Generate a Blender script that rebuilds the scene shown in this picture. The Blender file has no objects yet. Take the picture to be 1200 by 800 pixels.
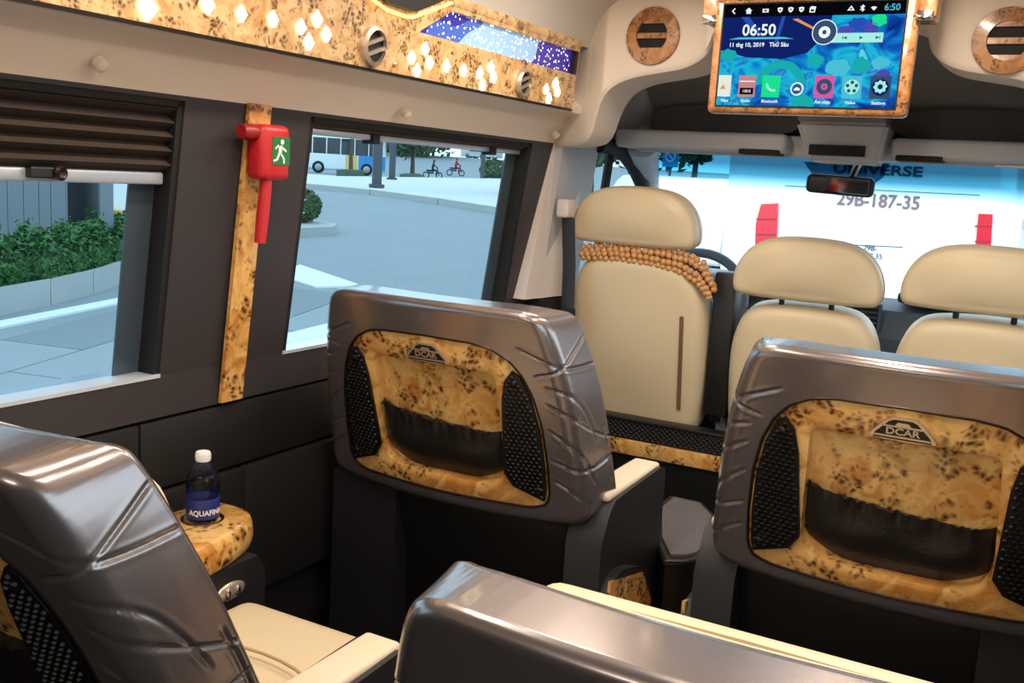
import bpy, bmesh, math, random
from mathutils import Vector, Matrix
R = math.radians
random.seed(7)
scene = bpy.context.scene
col = scene.collection

# ------------------------------------------------------------------ camera
H = 1.15                                   # eye height above the van floor
FPX = 1165.0
CM = ((0.87628316, 0.13037172, -0.4638222),   # rows: world x, y, z written in image right / down / forward
      (0.47816163, -0.11729902, 0.87040358),
      (0.05907012, -0.98450198, -0.16512591))
cd = bpy.data.cameras.new('camera'); cam = bpy.data.objects.new('camera', cd); col.objects.link(cam)
cd.sensor_width = 36.0; cd.lens = FPX / 1200 * 36; cd.clip_start = 0.02; cd.clip_end = 3000
cam.matrix_world = Matrix(((CM[0][0], -CM[0][1], -CM[0][2], 0), (CM[1][0], -CM[1][1], -CM[1][2], 0),
                           (CM[2][0], -CM[2][1], -CM[2][2], H), (0, 0, 0, 1)))
scene.camera = cam

# ------------------------------------------------------------------ world, exposure
scene.view_settings.view_transform = 'Standard'; scene.view_settings.look = 'None'
scene.view_settings.gamma = 1; scene.view_settings.use_curve_mapping = False
scene.view_settings.exposure = 0.0
w = bpy.data.worlds.new('overcast_sky'); scene.world = w; w.use_nodes = True
nt = w.node_tree; bg = nt.nodes['Background']
bg.inputs[0].default_value = (0.80, 0.92, 1.0, 1); bg.inputs[1].default_value = 3.6

# ------------------------------------------------------------------ pixel helpers (1200x800 frame)
def ray(px, py):
    a, b, c = px - 600, py - 400, FPX
    return Vector([r[0]*a + r[1]*b + r[2]*c for r in CM])
EYE = Vector((0, 0, H))
def PX(px, py, x): r = ray(px, py); return EYE + r*(x/r.x)
def PY(px, py, y): r = ray(px, py); return EYE + r*(y/r.y)
def PZ(px, py, z): r = ray(px, py); return EYE + r*((z-H)/r.z)
XC = -0.59                                  # centre line of the van
HW = 0.83                                   # half width at the window sill

# ------------------------------------------------------------------ materials
def lin(r, g, b):
    f = lambda v: v/12.92 if v <= .04045 else ((v+.055)/1.055)**2.4
    return (f(r/255), f(g/255), f(b/255), 1)
MATS = {}
def mat(name, rgb, rough=.5, metal=0.0, coat=0.0, bump=0.0, bscale=200.0, var=0.0, vscale=8.0, emit=0.0, spec=.5):
    m = bpy.data.materials.new(name); m.use_nodes = True; MATS[name] = m
    n = m.node_tree.nodes; l = m.node_tree.links; b = n['Principled BSDF']
    c = lin(*rgb)
    b.inputs['Base Color'].default_value = c; b.inputs['Roughness'].default_value = rough
    b.inputs['Metallic'].default_value = metal; b.inputs['Coat Weight'].default_value = coat
    b.inputs['Coat Roughness'].default_value = .08; b.inputs['Specular IOR Level'].default_value = spec
    if emit:
        b.inputs['Emission Color'].default_value = c; b.inputs['Emission Strength'].default_value = emit
    if bump or var:
        tc = n.new('ShaderNodeTexCoord')
    if bump:
        t = n.new('ShaderNodeTexNoise'); t.inputs['Scale'].default_value = bscale; t.inputs['Detail'].default_value = 3
        bp = n.new('ShaderNodeBump'); bp.inputs['Strength'].default_value = bump; bp.inputs['Distance'].default_value = .002
        l.new(tc.outputs['Object'], t.inputs['Vector']); l.new(t.outputs['Fac'], bp.inputs['Height']); l.new(bp.outputs['Normal'], b.inputs['Normal'])
    if var:
        t = n.new('ShaderNodeTexNoise'); t.inputs['Scale'].default_value = vscale; t.inputs['Detail'].default_value = 4
        mx = n.new('ShaderNodeMixRGB'); mx.inputs[1].default_value = tuple(v*(1-var) for v in c[:3])+(1,)
        mx.inputs[2].default_value = tuple(min(1, v*(1+var)) for v in c[:3])+(1,)
        l.new(tc.outputs['Object'], t.inputs['Vector']); l.new(t.outputs['Fac'], mx.inputs[0]); l.new(mx.outputs[0], b.inputs['Base Color'])
    return m
def burl(name, light, mid, dark, scale=1.0, amount=.5, rough=.22):
    m = bpy.data.materials.new(name); m.use_nodes = True; MATS[name] = m
    n = m.node_tree.nodes; l = m.node_tree.links; b = n['Principled BSDF']
    tc = n.new('ShaderNodeTexCoord')
    warp = n.new('ShaderNodeTexNoise'); warp.inputs['Scale'].default_value = 22*scale; warp.inputs['Detail'].default_value = 3
    add = n.new('ShaderNodeMixRGB'); add.blend_type = 'ADD'; add.inputs[0].default_value = .045/scale
    l.new(tc.outputs['Object'], warp.inputs['Vector']); l.new(tc.outputs['Object'], add.inputs[1]); l.new(warp.outputs['Color'], add.inputs[2])
    # soft figure of the veneer
    fig = n.new('ShaderNodeTexNoise'); fig.inputs['Scale'].default_value = 16*scale; fig.inputs['Detail'].default_value = 6; fig.inputs['Distortion'].default_value = 1.5
    l.new(add.outputs[0], fig.inputs['Vector'])
    r1 = n.new('ShaderNodeValToRGB'); r1.color_ramp.elements[0].position = .32; r1.color_ramp.elements[0].color = lin(*mid)
    r1.color_ramp.elements[1].position = .6; r1.color_ramp.elements[1].color = lin(*light)
    l.new(fig.outputs['Fac'], r1.inputs[0])
    # eyes
    vo = n.new('ShaderNodeTexVoronoi'); vo.inputs['Scale'].default_value = 88*scale
    l.new(add.outputs[0], vo.inputs['Vector'])
    cl = n.new('ShaderNodeTexNoise'); cl.inputs['Scale'].default_value = 20*scale; cl.inputs['Detail'].default_value = 1.5
    l.new(tc.outputs['Object'], cl.inputs['Vector'])
    r2 = n.new('ShaderNodeMapRange'); r2.inputs[1].default_value = .62 - .3*amount; r2.inputs[2].default_value = .78 - .25*amount; r2.inputs[3].default_value = 0; r2.inputs[4].default_value = .62
    l.new(cl.outputs['Fac'], r2.inputs[0])
    sub = n.new('ShaderNodeMath'); sub.operation = 'SUBTRACT'; l.new(r2.outputs[0], sub.inputs[0]); l.new(vo.outputs['Distance'], sub.inputs[1])
    r3 = n.new('ShaderNodeMapRange'); r3.inputs[1].default_value = -.10; r3.inputs[2].default_value = .42
    l.new(sub.outputs[0], r3.inputs[0])
    mx = n.new('ShaderNodeMixRGB'); mx.inputs[2].default_value = lin(*dark); l.new(r3.outputs[0], mx.inputs[0]); l.new(r1.outputs[0], mx.inputs[1])
    l.new(mx.outputs[0], b.inputs['Base Color'])
    b.inputs['Roughness'].default_value = rough; b.inputs['Coat Weight'].default_value = .6; b.inputs['Coat Roughness'].default_value = .1
    return m
def glass(name, tint, refl=.06):
    m = bpy.data.materials.new(name); m.use_nodes = True; MATS[name] = m
    n = m.node_tree.nodes; l = m.node_tree.links
    n.remove(n['Principled BSDF']); out = n['Material Output']
    tr = n.new('ShaderNodeBsdfTransparent'); tr.inputs[0].default_value = tint + (1,)
    gl = n.new('ShaderNodeBsdfGlossy'); gl.inputs['Roughness'].default_value = .02
    lw = n.new('ShaderNodeLayerWeight'); lw.inputs[0].default_value = .25
    mu = n.new('ShaderNodeMath'); mu.operation = 'MULTIPLY'; mu.inputs[1].default_value = refl*4
    l.new(lw.outputs['Fresnel'], mu.inputs[0])
    mx = n.new('ShaderNodeMixShader'); l.new(mu.outputs[0], mx.inputs[0]); l.new(tr.outputs[0], mx.inputs[1]); l.new(gl.outputs[0], mx.inputs[2])
    l.new(mx.outputs[0], out.inputs[0])
    return m
def emis(name, rgb, s):
    m = bpy.data.materials.new(name); m.use_nodes = True; MATS[name] = m
    n = m.node_tree.nodes; l = m.node_tree.links; n.remove(n['Principled BSDF'])
    e = n.new('ShaderNodeEmission'); e.inputs[0].default_value = lin(*rgb); e.inputs[1].default_value = s
    l.new(e.outputs[0], n['Material Output'].inputs[0]); return m

mat('wall_vinyl', (52, 47, 50), .62, bump=.12, bscale=900)
mat('wall_lower', (20, 17, 17), .7, bump=.1, bscale=900)
mat('black_plastic', (22, 20, 20), .45, bump=.05, bscale=600)
mat('matte_black', (14, 13, 13), .75)
mat('base_vinyl', (10, 9, 9), .5, bump=.1, bscale=700)
mat('arm_vinyl', (31, 30, 33), .48, bump=.15, bscale=700)
mat('headliner', (232, 216, 200), .75, bump=.08, bscale=700)
mat('ceiling_cloth', (205, 198, 190), .85, bump=.1, bscale=900)
mat('cab_grey', (176, 174, 178), .6, bump=.05, bscale=500)
mat('cab_cloth', (118, 114, 114), .85, bump=.1, bscale=900)
mat('cab_dark', (70, 68, 68), .85)
mat('pillar_beige', (214, 200, 192), .6, bump=.05, bscale=500)
mat('cream', (222, 200, 164), .42, bump=.12, bscale=260, var=.04, vscale=6)
mat('cream_seam', (188, 158, 116), .5)
mat('cream_pad', (226, 205, 178), .45, bump=.1, bscale=300)
mat('brown_stripe', (120, 88, 66), .6)
mat('bronze', (142, 132, 131), .27, metal=.72, coat=.5, var=.05, vscale=3)
mat('bronze_rim', (52, 42, 38), .3, metal=.6)
mat('black_leather', (30, 26, 24), .42, bump=.5, bscale=160)
mat('grille_black', (18, 16, 16), .4)
mat('chrome', (210, 205, 200), .15, metal=1)
mat('silver_ring', (214, 196, 178), .3, metal=.7)
mat('badge_silver', (205, 190, 170), .28, metal=.8)
mat('badge_black', (18, 17, 17), .4)
mat('carpet', (58, 54, 56), .95, bump=.8, bscale=420, var=.25, vscale=120)
mat('carpet_step', (92, 86, 88), .95, bump=.8, bscale=420, var=.3, vscale=160)
mat('red_plastic', (196, 34, 40), .38)
mat('red_dark', (150, 22, 28), .4)
mat('sign_green', (26, 120, 66), .5)
mat('white_paint', (238, 238, 236), .5)
mat('sill_gloss', (200, 206, 216), .2, coat=.5)
mat('frit', (62, 74, 84), .3)
mat('aluminium', (190, 196, 206), .35, metal=.5)
mat('bead_wood', (206, 150, 92), .35, coat=.3, var=.2, vscale=60)
mat('belt', (40, 44, 52), .7)
mat('dash', (84, 92, 104), .6, bump=.1, bscale=500)
mat('dash_vent', (24, 26, 30), .5)
mat('mirror_glass', (150, 170, 185), .05, metal=1)
mat('blind_cloth', (58, 46, 40), .8)
mat('bottle_cap', (240, 238, 236), .4)
mat('bottle_label', (38, 52, 120), .35)
mat('water', (120, 130, 150), .1)
burl('burl', (236, 186, 112), (196, 128, 58), (88, 40, 14), .9, .76)
burl('burl_overhead', (228, 192, 140), (194, 144, 88), (84, 46, 20), 1.25, .8, .3)
burl('burl_frame', (190, 138, 90), (146, 92, 50), (62, 32, 16), 1.5, .72, .3)
glass('glass_side', (.33, .47, .54), .05)
glass('glass_front', (.86, .93, .95), .03)
glass('glass_band', (.30, .62, .80), .03)
glass('glass_dots', (.34, .42, .50), .03)
glass('glass_bottle', (.88, .9, .92), .2)
glass('water_clear', (.72, .76, .82), .08)
emis('lamp_warm', (255, 232, 196), 7.0)
emis('led_line', (255, 205, 110), 3.5)
emis('ceiling_lamp', (255, 232, 200), 5.0)

# ------------------------------------------------------------------ mesh builder
class MB:
    def __init__(s): s.v = []; s.f = []; s.mi = []
    def add(s, verts, faces, mi=0):
        o = len(s.v); s.v += [tuple(v) for v in verts]
        for f in faces: s.f.append(tuple(o+i for i in f)); s.mi.append(mi)
        return s
    def box(s, lo, hi, M=None):
        x0, y0, z0 = lo; x1, y1, z1 = hi
        v = [Vector(p) for p in ((x0,y0,z0),(x1,y0,z0),(x1,y1,z0),(x0,y1,z0),(x0,y0,z1),(x1,y0,z1),(x1,y1,z1),(x0,y1,z1))]
        if M: v = [M @ p for p in v]
        return s.add(v, [(3,2,1,0),(4,5,6,7),(0,1,5,4),(1,2,6,5),(2,3,7,6),(3,0,4,7)])
    def rbox(s, lo, hi, r=.01, seg=3, M=None):
        bm = bmesh.new(); bmesh.ops.create_cube(bm, size=1)
        for v in bm.verts: v.co = Vector([lo[i]+(v.co[i]+.5)*(hi[i]-lo[i]) for i in range(3)])
        bmesh.ops.bevel(bm, geom=bm.edges[:], offset=r, segments=seg, profile=.5, affect='EDGES')
        return s.bm(bm, M)
    def bm(s, bm, M=None):
        bm.verts.index_update(); v = [(M @ q.co) if M else q.co.copy() for q in bm.verts]
        s.add(v, [[q.index for q in f.verts] for f in bm.faces]); bm.free(); return s
    def prism(s, pts, fn, d0, d1):                     # pts: 2D outline, fn(a, b, d) -> 3D
        n = len(pts)
        v = [fn(a, b, d0) for a, b in pts] + [fn(a, b, d1) for a, b in pts]
        return s.add(v, [tuple(range(n))[::-1], tuple(range(n, 2*n))] + [(i, (i+1) % n, n+(i+1) % n, n+i) for i in range(n)])
    def hprism(s, hexa):                               # eight corners: 4 bottom, 4 top
        return s.add(hexa, [(3,2,1,0),(4,5,6,7),(0,1,5,4),(1,2,6,5),(2,3,7,6),(3,0,4,7)])
    def tube(s, path, r, n=10, caps=True, flat=None):
        path = [Vector(p) for p in path]; rr = r if isinstance(r, (list, tuple)) else [r]*len(path)
        rings = []; up = Vector((0, 0, 1)); prev = None
        for i, p in enumerate(path):
            t = (path[min(i+1, len(path)-1)] - path[max(i-1, 0)]).normalized()
            a = prev if prev else (up if abs(t.dot(up)) < .95 else Vector((1, 0, 0)))
            x = (a - t*a.dot(t)).normalized(); y = t.cross(x); prev = x
            k = flat or 1
            rings.append([p + x*math.cos(2*math.pi*j/n)*rr[i] + y*math.sin(2*math.pi*j/n)*rr[i]*k for j in range(n)])
        o = len(s.v); L = len(rings)
        for q in rings: s.v += [tuple(v) for v in q]
        for i in range(L-1):
            for j in range(n):
                s.f.append((o+i*n+j, o+i*n+(j+1) % n, o+(i+1)*n+(j+1) % n, o+(i+1)*n+j)); s.mi.append(0)
        if caps:
            s.f.append(tuple(o+j for j in range(n))[::-1]); s.mi.append(0)
            s.f.append(tuple(o+(L-1)*n+j for j in range(n))); s.mi.append(0)
        return s
    def lathe(s, prof, n=28, M=None, c=(0, 0, 0), caps=True):
        c = Vector(c); v = []; f = []
        for r_, z in prof:
            for j in range(n):
                a = 2*math.pi*j/n; p = Vector((r_*math.cos(a), r_*math.sin(a), z)); v.append((M @ p if M else p) + c)
        L = len(prof)
        for i in range(L-1):
            for j in range(n): f.append((i*n+j, i*n+(j+1) % n, (i+1)*n+(j+1) % n, (i+1)*n+j))
        if caps: f.append(tuple(range(n))[::-1]); f.append(tuple((L-1)*n+j for j in range(n)))
        return s.add(v, f)
    def grid(s, rows, closed=False):
        n = len(rows[0]); v = [p for r_ in rows for p in r_]; f = []
        for i in range(len(rows)-1):
            for j in range(n if closed else n-1): f.append((i*n+j, i*n+(j+1) % n, (i+1)*n+(j+1) % n, (i+1)*n+j))
        return s.add(v, f)
    def sphere(s, c, r, nu=8, nv=6, M=None):
        c = Vector(c); rr = (r, r, r) if not isinstance(r, (tuple, list)) else r
        v = []; f = []
        for i in range(nv+1):
            th = math.pi*i/nv
            for j in range(nu):
                a = 2*math.pi*j/nu
                p = Vector((rr[0]*math.sin(th)*math.cos(a), rr[1]*math.sin(th)*math.sin(a), rr[2]*math.cos(th)))
                v.append((M @ p if M else p) + c)
        for i in range(nv):
            for j in range(nu): f.append((i*nu+j, (i+1)*nu+j, (i+1)*nu+(j+1) % nu, i*nu+(j+1) % nu))
        return s.add(v, f)
    def mesh(s, name):
        me = bpy.data.meshes.new(name); me.from_pydata([tuple(v) for v in s.v], [], s.f); me.validate(); me.update(); return me
    def build(s, name, m, parent=None, smooth=False, angle=40, fix=True, loc=None):
        me = s.mesh(name)
        for q in (m if isinstance(m, (list, tuple)) else [m]): me.materials.append(MATS[q] if isinstance(q, str) else q)
        if len(me.materials) > 1 and len(s.mi) == len(me.polygons):
            for p, k in zip(me.polygons, s.mi): p.material_index = k
        if fix:
            b = bmesh.new(); b.from_mesh(me); bmesh.ops.recalc_face_normals(b, faces=b.faces[:]); b.to_mesh(me); b.free()
        if smooth:
            for p in me.polygons: p.use_smooth = True
            me.set_sharp_from_angle(angle=R(angle))
        o = bpy.data.objects.new(name, me); col.objects.link(o)
        if parent: o.parent = parent
        if loc: o.location = loc
        return o
def tag(o, label=None, cat=None, group=None, kind=None):
    if label: o['label'] = label
    if cat: o['category'] = cat
    if group: o['group'] = group
    if kind: o['kind'] = kind
    return o
def empty(name, loc=(0, 0, 0), rz=0):
    o = bpy.data.objects.new(name, None); o.empty_display_size = .1; col.objects.link(o)
    o.location = loc; o.rotation_euler = (0, 0, rz); return o
def copy_tree(o, parent=None):
    c = o.copy(); col.objects.link(c)
    if parent: c.parent = parent
    for ch in list(o.children): copy_tree(ch, c)
    return c
def text(name, body, size, m, parent, M, depth=.0004, align='CENTER', bold=0.0, sx=1.0):
    cu = bpy.data.curves.new(name, 'FONT'); cu.body = body; cu.size = size; cu.extrude = depth; cu.align_x = align; cu.align_y = 'CENTER'; cu.offset = bold; cu.resolution_u = 3
    t = bpy.data.objects.new(name, cu); col.objects.link(t)
    dg = bpy.context.evaluated_depsgraph_get(); dg.update()
    me = bpy.data.meshes.new_from_object(t.evaluated_get(dg)); col.objects.unlink(t); bpy.data.objects.remove(t)
    me.transform(M @ Matrix.Diagonal((sx, 1, 1, 1)))
    me.materials.clear(); me.materials.append(MATS[m])
    o = bpy.data.objects.new(name, me); col.objects.link(o)
    if parent: o.parent = parent
    return o
def resample(pts, n, closed=True):
    pts = [Vector(p) for p in pts]; seg = list(zip(pts, pts[1:] + ([pts[0]] if closed else [])))
    L = [(b-a).length for a, b in seg]; T = sum(L); out = []; i = 0; acc = 0
    for k in range(n):
        d = T*k/(n if closed else n-1)
        while i < len(seg)-1 and acc + L[i] < d: acc += L[i]; i += 1
        a, b = seg[i]; out.append(a + (b-a)*min(1, (d-acc)/max(L[i], 1e-9)))
    return out
def chaikin(pts, k=2, closed=True):
    pts = [Vector(p) for p in pts]
    for _ in range(k):
        o = []; n = len(pts)
        for i in range(n if closed else n-1):
            a, b = pts[i], pts[(i+1) % n]; o += [a*.75+b*.25, a*.25+b*.75]
        if not closed: o = [pts[0]] + o + [pts[-1]]
        pts = o
    return pts
def mirror_half(h):                        # right half from bottom centre to top centre -> closed outline
    return [Vector(p) for p in h] + [Vector((-p[0], p[1])) for p in h[::-1] if abs(p[0]) > 1e-6]

# ================================================================== VAN SHELL
Y0, Y1 = -0.75, 2.62                        # passenger room, rear wall to front arch
ZS, ZH = .744, 1.255                        # sill and header heights
LEAN = .127
def wx(side, z):                            # inner face of the side wall at height z
    d = HW - max(0, z-ZS)*LEAN
    return XC + side*d
# floor
MB().box((XC-HW-.06, Y0-.1, -.06), (XC+HW+.06, 3.0, 0)).build('floor', 'carpet')
tag(bpy.data.objects['floor'], 'dark grey carpeted van floor under the seats', 'floor', kind='structure')
OPEN = [(.20, 1.285), (1.62, 2.60)]         # window openings along the wall
ZW0, ZW1 = ZS, 1.243
def wall(side, name):
    m = MB(); T = .055
    def slab(y0, y1, z0, z1):
        a, b = wx(side, z0), wx(side, z1); s = side
        m.hprism([(a, y0, z0), (a+s*T, y0, z0), (a+s*T, y1, z0), (a, y1, z0), (b, y0, z1), (b+s*T, y0, z1), (b+s*T, y1, z1), (b, y1, z1)])
    slab(Y0, 2.76, ZW1, ZH+.03)
    ys = [Y0] + [v for o in OPEN for v in o] + [2.76]
    for i in range(0, len(ys), 2): slab(ys[i], ys[i+1], ZW0, ZW1)
    slab(Y0, 2.76, .665, ZW0)
    o = m.build(name, 'wall_vinyl')
    # lower panels with open joints, each its own piece
    for (z0, z1, off, cuts) in ((.525, .658, .0, (Y0, .35, 1.24, 2.0, 2.76)), (.232, .518, -.012, (Y0, .55, 1.5, 2.76)), (.0, .226, .02, (Y0, 1.1, 2.76))):
        for a, b in zip(cuts, cuts[1:]):
            x = XC+side*HW - side*off*0 + side*off
            p = MB().rbox((min(x, x+side*.05), a+.002, z0), (max(x, x+side*.05), b-.002, z1), .004, 2).build('panel', 'wall_lower', o, True)
    tag(o, 'charcoal vinyl side wall of the van with two window openings' if side < 0 else 'charcoal vinyl wall on the kerb side of the van', 'wall', kind='structure')
    return o
wl = wall(-1, 'wall_left'); wr = wall(1, 'wall_right')
# backing so that no daylight leaks through panel joints
for s in (-1, 1):
    MB().box((min(XC+s*(HW+.06), XC+s*(HW+.09)), Y0, -.06), (max(XC+s*(HW+.06), XC+s*(HW+.09)), 2.78, .70)).build('outer_skin', 'matte_black', wl if s < 0 else wr)
# rear wall
rw = MB().box((XC-HW-.1, Y0-.06, 0), (XC+HW+.1, Y0, 1.85)).build('wall_back', 'wall_vinyl')
tag(rw, 'charcoal rear wall behind the last row', 'wall', kind='structure')
# windows: reveal, glass, dark edge band
def window(side, i, name, lab):
    y0, y1 = OPEN[i]; T = .055; m = MB()
    def xq(z, d): return wx(side, z) + side*d
    def bar(ya, yb, za, zb, d0, d1):
        m.hprism([(xq(za, d0), ya, za), (xq(za, d1), ya, za), (xq(za, d1), yb, za), (xq(za, d0), yb, za), (xq(zb, d0), ya, zb), (xq(zb, d1), ya, zb), (xq(zb, d1), yb, zb), (xq(zb, d0), yb, zb)])
    # rubber channel round the glass
    bar(y0, y1, ZW1-.012, ZW1, .003, .075); bar(y0, y0+.014, ZW0, ZW1, .003, .075); bar(y1-.014, y1, ZW0, ZW1, .003, .075)
    o = m.build(name, 'matte_black')
    tag(o, lab, 'window', kind='structure')
    m = MB(); bar2 = lambda *a: None
    def mk(nm, mt, ya, yb, za, zb, d0, d1):
        q = MB(); q.hprism([(xq(za, d0), ya, za), (xq(za, d1), ya, za), (xq(za, d1), yb, za), (xq(za, d0), yb, za), (xq(zb, d0), ya, zb), (xq(zb, d1), ya, zb), (xq(zb, d1), yb, zb), (xq(zb, d0), yb, zb)])
        return q.build(nm, mt, o)
    mk('sill', 'sill_gloss', y0, y1, ZW0-.003, ZW0+.004, -.002, .085)
    q = MB(); q.add([(xq(ZW0, .048), y0, ZW0), (xq(ZW0, .048), y1, ZW0), (xq(ZW1, .048), y1, ZW1), (xq(ZW1, .048), y0, ZW1)], [(0, 1, 2, 3)])
    q.build('pane', 'glass_side' if side < 0 else 'glass_front', o, fix=False)  # unseen kerb side panes are clear, to let extra daylight into the cabin
    mk('edge_band', 'frit', y1-.070, y1-.010, ZW0, ZW1, .042, .046)
    mk('edge_band', 'frit', y0+.010, y0+.03, ZW0, ZW1, .042, .046)
    return o
window(-1, 0, 'window_1', 'tinted side window with half lowered pleated blind')
window(-1, 1, 'window_2', 'tinted side window beside the front lounge seat')
window(1, 0, 'window_3', 'rear window on the kerb side, glazed clear for more daylight'); window(1, 1, 'window_4', 'front window on the kerb side, glazed clear for more daylight')

# headliner cove between wall and overhead console, ceiling
PZB, PZT = H+.192, H+.372                   # burl overhead console, bottom and top
def px_(side, z): return XC + side*(.65 - (z-PZB)*.09)
def cove(side, name):
    prof = [(HW-.065, ZH-.004), (HW-.072, ZH+.012), (HW-.098, ZH+.045), (HW-.128, ZH+.075), (HW-.138, PZB-.012), (.655, PZB-.008), (.65, PZB+.01), (.72, PZB+.06), (HW-.03, ZH+.02)]
    m = MB(); m.prism([(a, b) for a, b in prof], lambda a, b, d: (XC+side*a, d, b), Y0, 2.77)
    o = m.build(name, 'headliner', None, True, 60)
    tag(o, 'beige padded headliner strip above the side windows' if side < 0 else 'beige padded headliner strip on the kerb side', 'trim', kind='structure'); return o
cv = cove(-1, 'trim_1'); cove(1, 'trim_2')
for (a, b) in ((119, 77), (477, 134), (652, 159)):
    p = PX(a, b, -1.318); d = Vector((1, 0, -.75)).normalized()
    q = d.to_track_quat('Z', 'Y').to_matrix().to_4x4()
    MB().lathe([(.011, -.01), (.011, .003), (.008, .006), (.003, .007)], 14, q, p).build('trim_clip', 'headliner', cv, True)
m = MB(); prof = [(.640, PZT-.005), (.60, PZT+.07), (.52, PZT+.13), (.40, PZT+.165), (.2, PZT+.178), (0, PZT+.18)]
prof = prof + [(-a, b) for a, b in prof[::-1][1:]]
top = [(a*1.12, b+.05) for a, b in prof]
m.prism(prof + top[::-1], lambda a, b, d: (XC+a, d, b), Y0, 2.70)
ce = m.build('ceiling', 'ceiling_cloth', None, True, 50); tag(ce, 'pale curved cloth ceiling of the van', 'ceiling', kind='structure')
# outer roof side skins close the gap behind the consoles
for s in (-1, 1):
    MB().box((min(XC+s*.80, XC+s*.83), Y0, ZH), (max(XC+s*.80, XC+s*.83), 2.78, 1.80)).build('outer_skin', 'matte_black', wl if s < 0 else wr)

# front arch with two lobes
AY0, AY1 = 2.62, 2.78
half = [(.80, 1.24), (.64, 1.246), (.605, 1.275), (.59, 1.33), (.575, 1.37), (.545, 1.41), (.484, 1.434), (.40, 1.447), (.34, 1.457), (.30, 1.475), (.273, 1.50), (.262, 1.545), (.22, 1.57), (0, 1.575)]
ay = lambda a: AY0 + max(0, abs(a)-.57)*.6
half = [tuple(v) for v in chaikin([Vector(p) for p in half], 2, False)]
outl = half + [(-a, b) for a, b in half[::-1][1:]]
m = MB(); n = len(outl); tops = [(a, 1.86) for a, b in outl]
m.grid([[(XC+a, ay(a)+.012, b) for a, b in outl], [(XC+a, ay(a), b+.014) for a, b in outl], [(XC+a, ay(a), 1.86) for a, b in outl]])
m.grid([[(XC+a, ay(a)+.012, b) for a, b in outl], [(XC+a, AY1+.03, b) for a, b in outl], [(XC+a, AY1+.03, 1.86) for a, b in outl]])
ar = m.build('trim_3', 'headliner', None, True, 50); tag(ar, 'beige front arch with two lobes carrying round vents', 'trim', kind='structure')

# ================================================================== OVERHEAD BURL CONSOLE (thing, left) and its twin
def console_pt(px, py, off=0.0, side=-1):           # pixel -> point on the console face (left side)
    r = ray(px, py); x = px_(-1, H+.28)
    for _ in range(6):
        p = EYE + r*(x/r.x); x = px_(-1, p.z) + off
    return EYE + r*(x/r.x)
def make_console(side, label):
    root = empty('overhead_console', (px_(side, PZB), Y0+.02, PZB))
    inv = Matrix.Translation(-Vector(root.location))
    yE = 2.60
    m = MB()
    def F(a, b, d): return inv @ Vector((px_(side, b) + side*d, a, b))
    # face built round the star panel recess: strips above, below, left, right
    zt = PZT; zb = PZB; zs0, zs1 = PZB+.093, PZB+.155
    ysA, ysB = 1.80, 2.585
    for (a0, a1, b0, b1) in ((Y0+.02, yE, zb, zs0), (Y0+.02, ysA, zs0, zs1), (ysB, yE, zs0, zs1), (Y0+.02, yE, zs1, zt)):
        m.prism([(a0, b0), (a1, b0), (a1, b1), (a0, b1)], F, 0, .02)
    m.prism([(ysA, zs0), (ysA+.15, zs0), (ysA, zs1)], lambda a, b, d: F(a, b, d), 0, .02) if False else None
    face = m.build('face_panel', 'burl_overhead', root)
    # rounded lip along the top edge
    q = MB(); q.tube([inv @ Vector((px_(side, zt)+side*.012, y, zt-.004)) for y in (Y0+.02, .5, 1.5, yE)], .016, 10); q.build('top_lip', 'burl_overhead', root, True)
    q = MB(); q.prism([(Y0+.02, zb-.006), (yE, zb-.006), (yE, zb), (Y0+.02, zb)], F, -.003, .06); q.build('lower_edge', 'bronze_rim', root)
    return root, inv, F
oc, oinv, OF = make_console(-1, '')
tag(oc, 'burl wood overhead console with diamond lamps and blue starlight panel', 'console')
# starlight panel
m = bpy.data.materials.new('starlight'); m.use_nodes = True; MATS['starlight'] = m
n = m.node_tree.nodes; l = m.node_tree.links; b = n['Principled BSDF']
tc = n.new('ShaderNodeTexCoord'); sp = n.new('ShaderNodeSeparateXYZ'); l.new(tc.outputs['Object'], sp.inputs[0])
wv = n.new('ShaderNodeTexNoise'); wv.inputs['Scale'].default_value = 9; wv.inputs['Detail'].default_value = 0; l.new(tc.outputs['Object'], wv.inputs['Vector'])
m1 = n.new('ShaderNodeMath'); m1.operation = 'MULTIPLY_ADD'; m1.inputs[1].default_value = -1.6; l.new(sp.outputs['Z'], m1.inputs[0]); l.new(sp.outputs['Y'], m1.inputs[2])
m2 = n.new('ShaderNodeMath'); m2.operation = 'MULTIPLY_ADD'; m2.inputs[1].default_value = .22; l.new(wv.outputs['Fac'], m2.inputs[0]); l.new(m1.outputs[0], m2.inputs[2])
mr = n.new('ShaderNodeMapRange'); mr.inputs[1].default_value = 2.35; mr.inputs[2].default_value = 3.35; l.new(m2.outputs[0], mr.inputs[0])
rp = n.new('ShaderNodeValToRGB'); rp.color_ramp.interpolation = 'CONSTANT'
e = rp.color_ramp.elements; e[0].position = 0; e[0].color = lin(52, 50, 150); e[1].position = .30; e[1].color = lin(140, 178, 216)
x = e.new(.66); x.color = lin(50, 40, 150); x = e.new(.96); x.color = lin(140, 178, 216); x = e.new(.22); x.color = lin(70, 96, 180)
l.new(mr.outputs[0], rp.inputs[0]); l.new(rp.outputs[0], b.inputs['Base Color'])
vo = n.new('ShaderNodeTexVoronoi'); vo.inputs['Scale'].default_value = 95; l.new(tc.outputs['Object'], vo.inputs['Vector'])
lt = n.new('ShaderNodeMath'); lt.operation = 'LESS_THAN'; lt.inputs[1].default_value = .24; l.new(vo.outputs['Distance'], lt.inputs[0])
mu = n.new('ShaderNodeMath'); mu.operation = 'MULTIPLY'; mu.inputs[1].default_value = 2.6; l.new(lt.outputs[0], mu.inputs[0])
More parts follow.
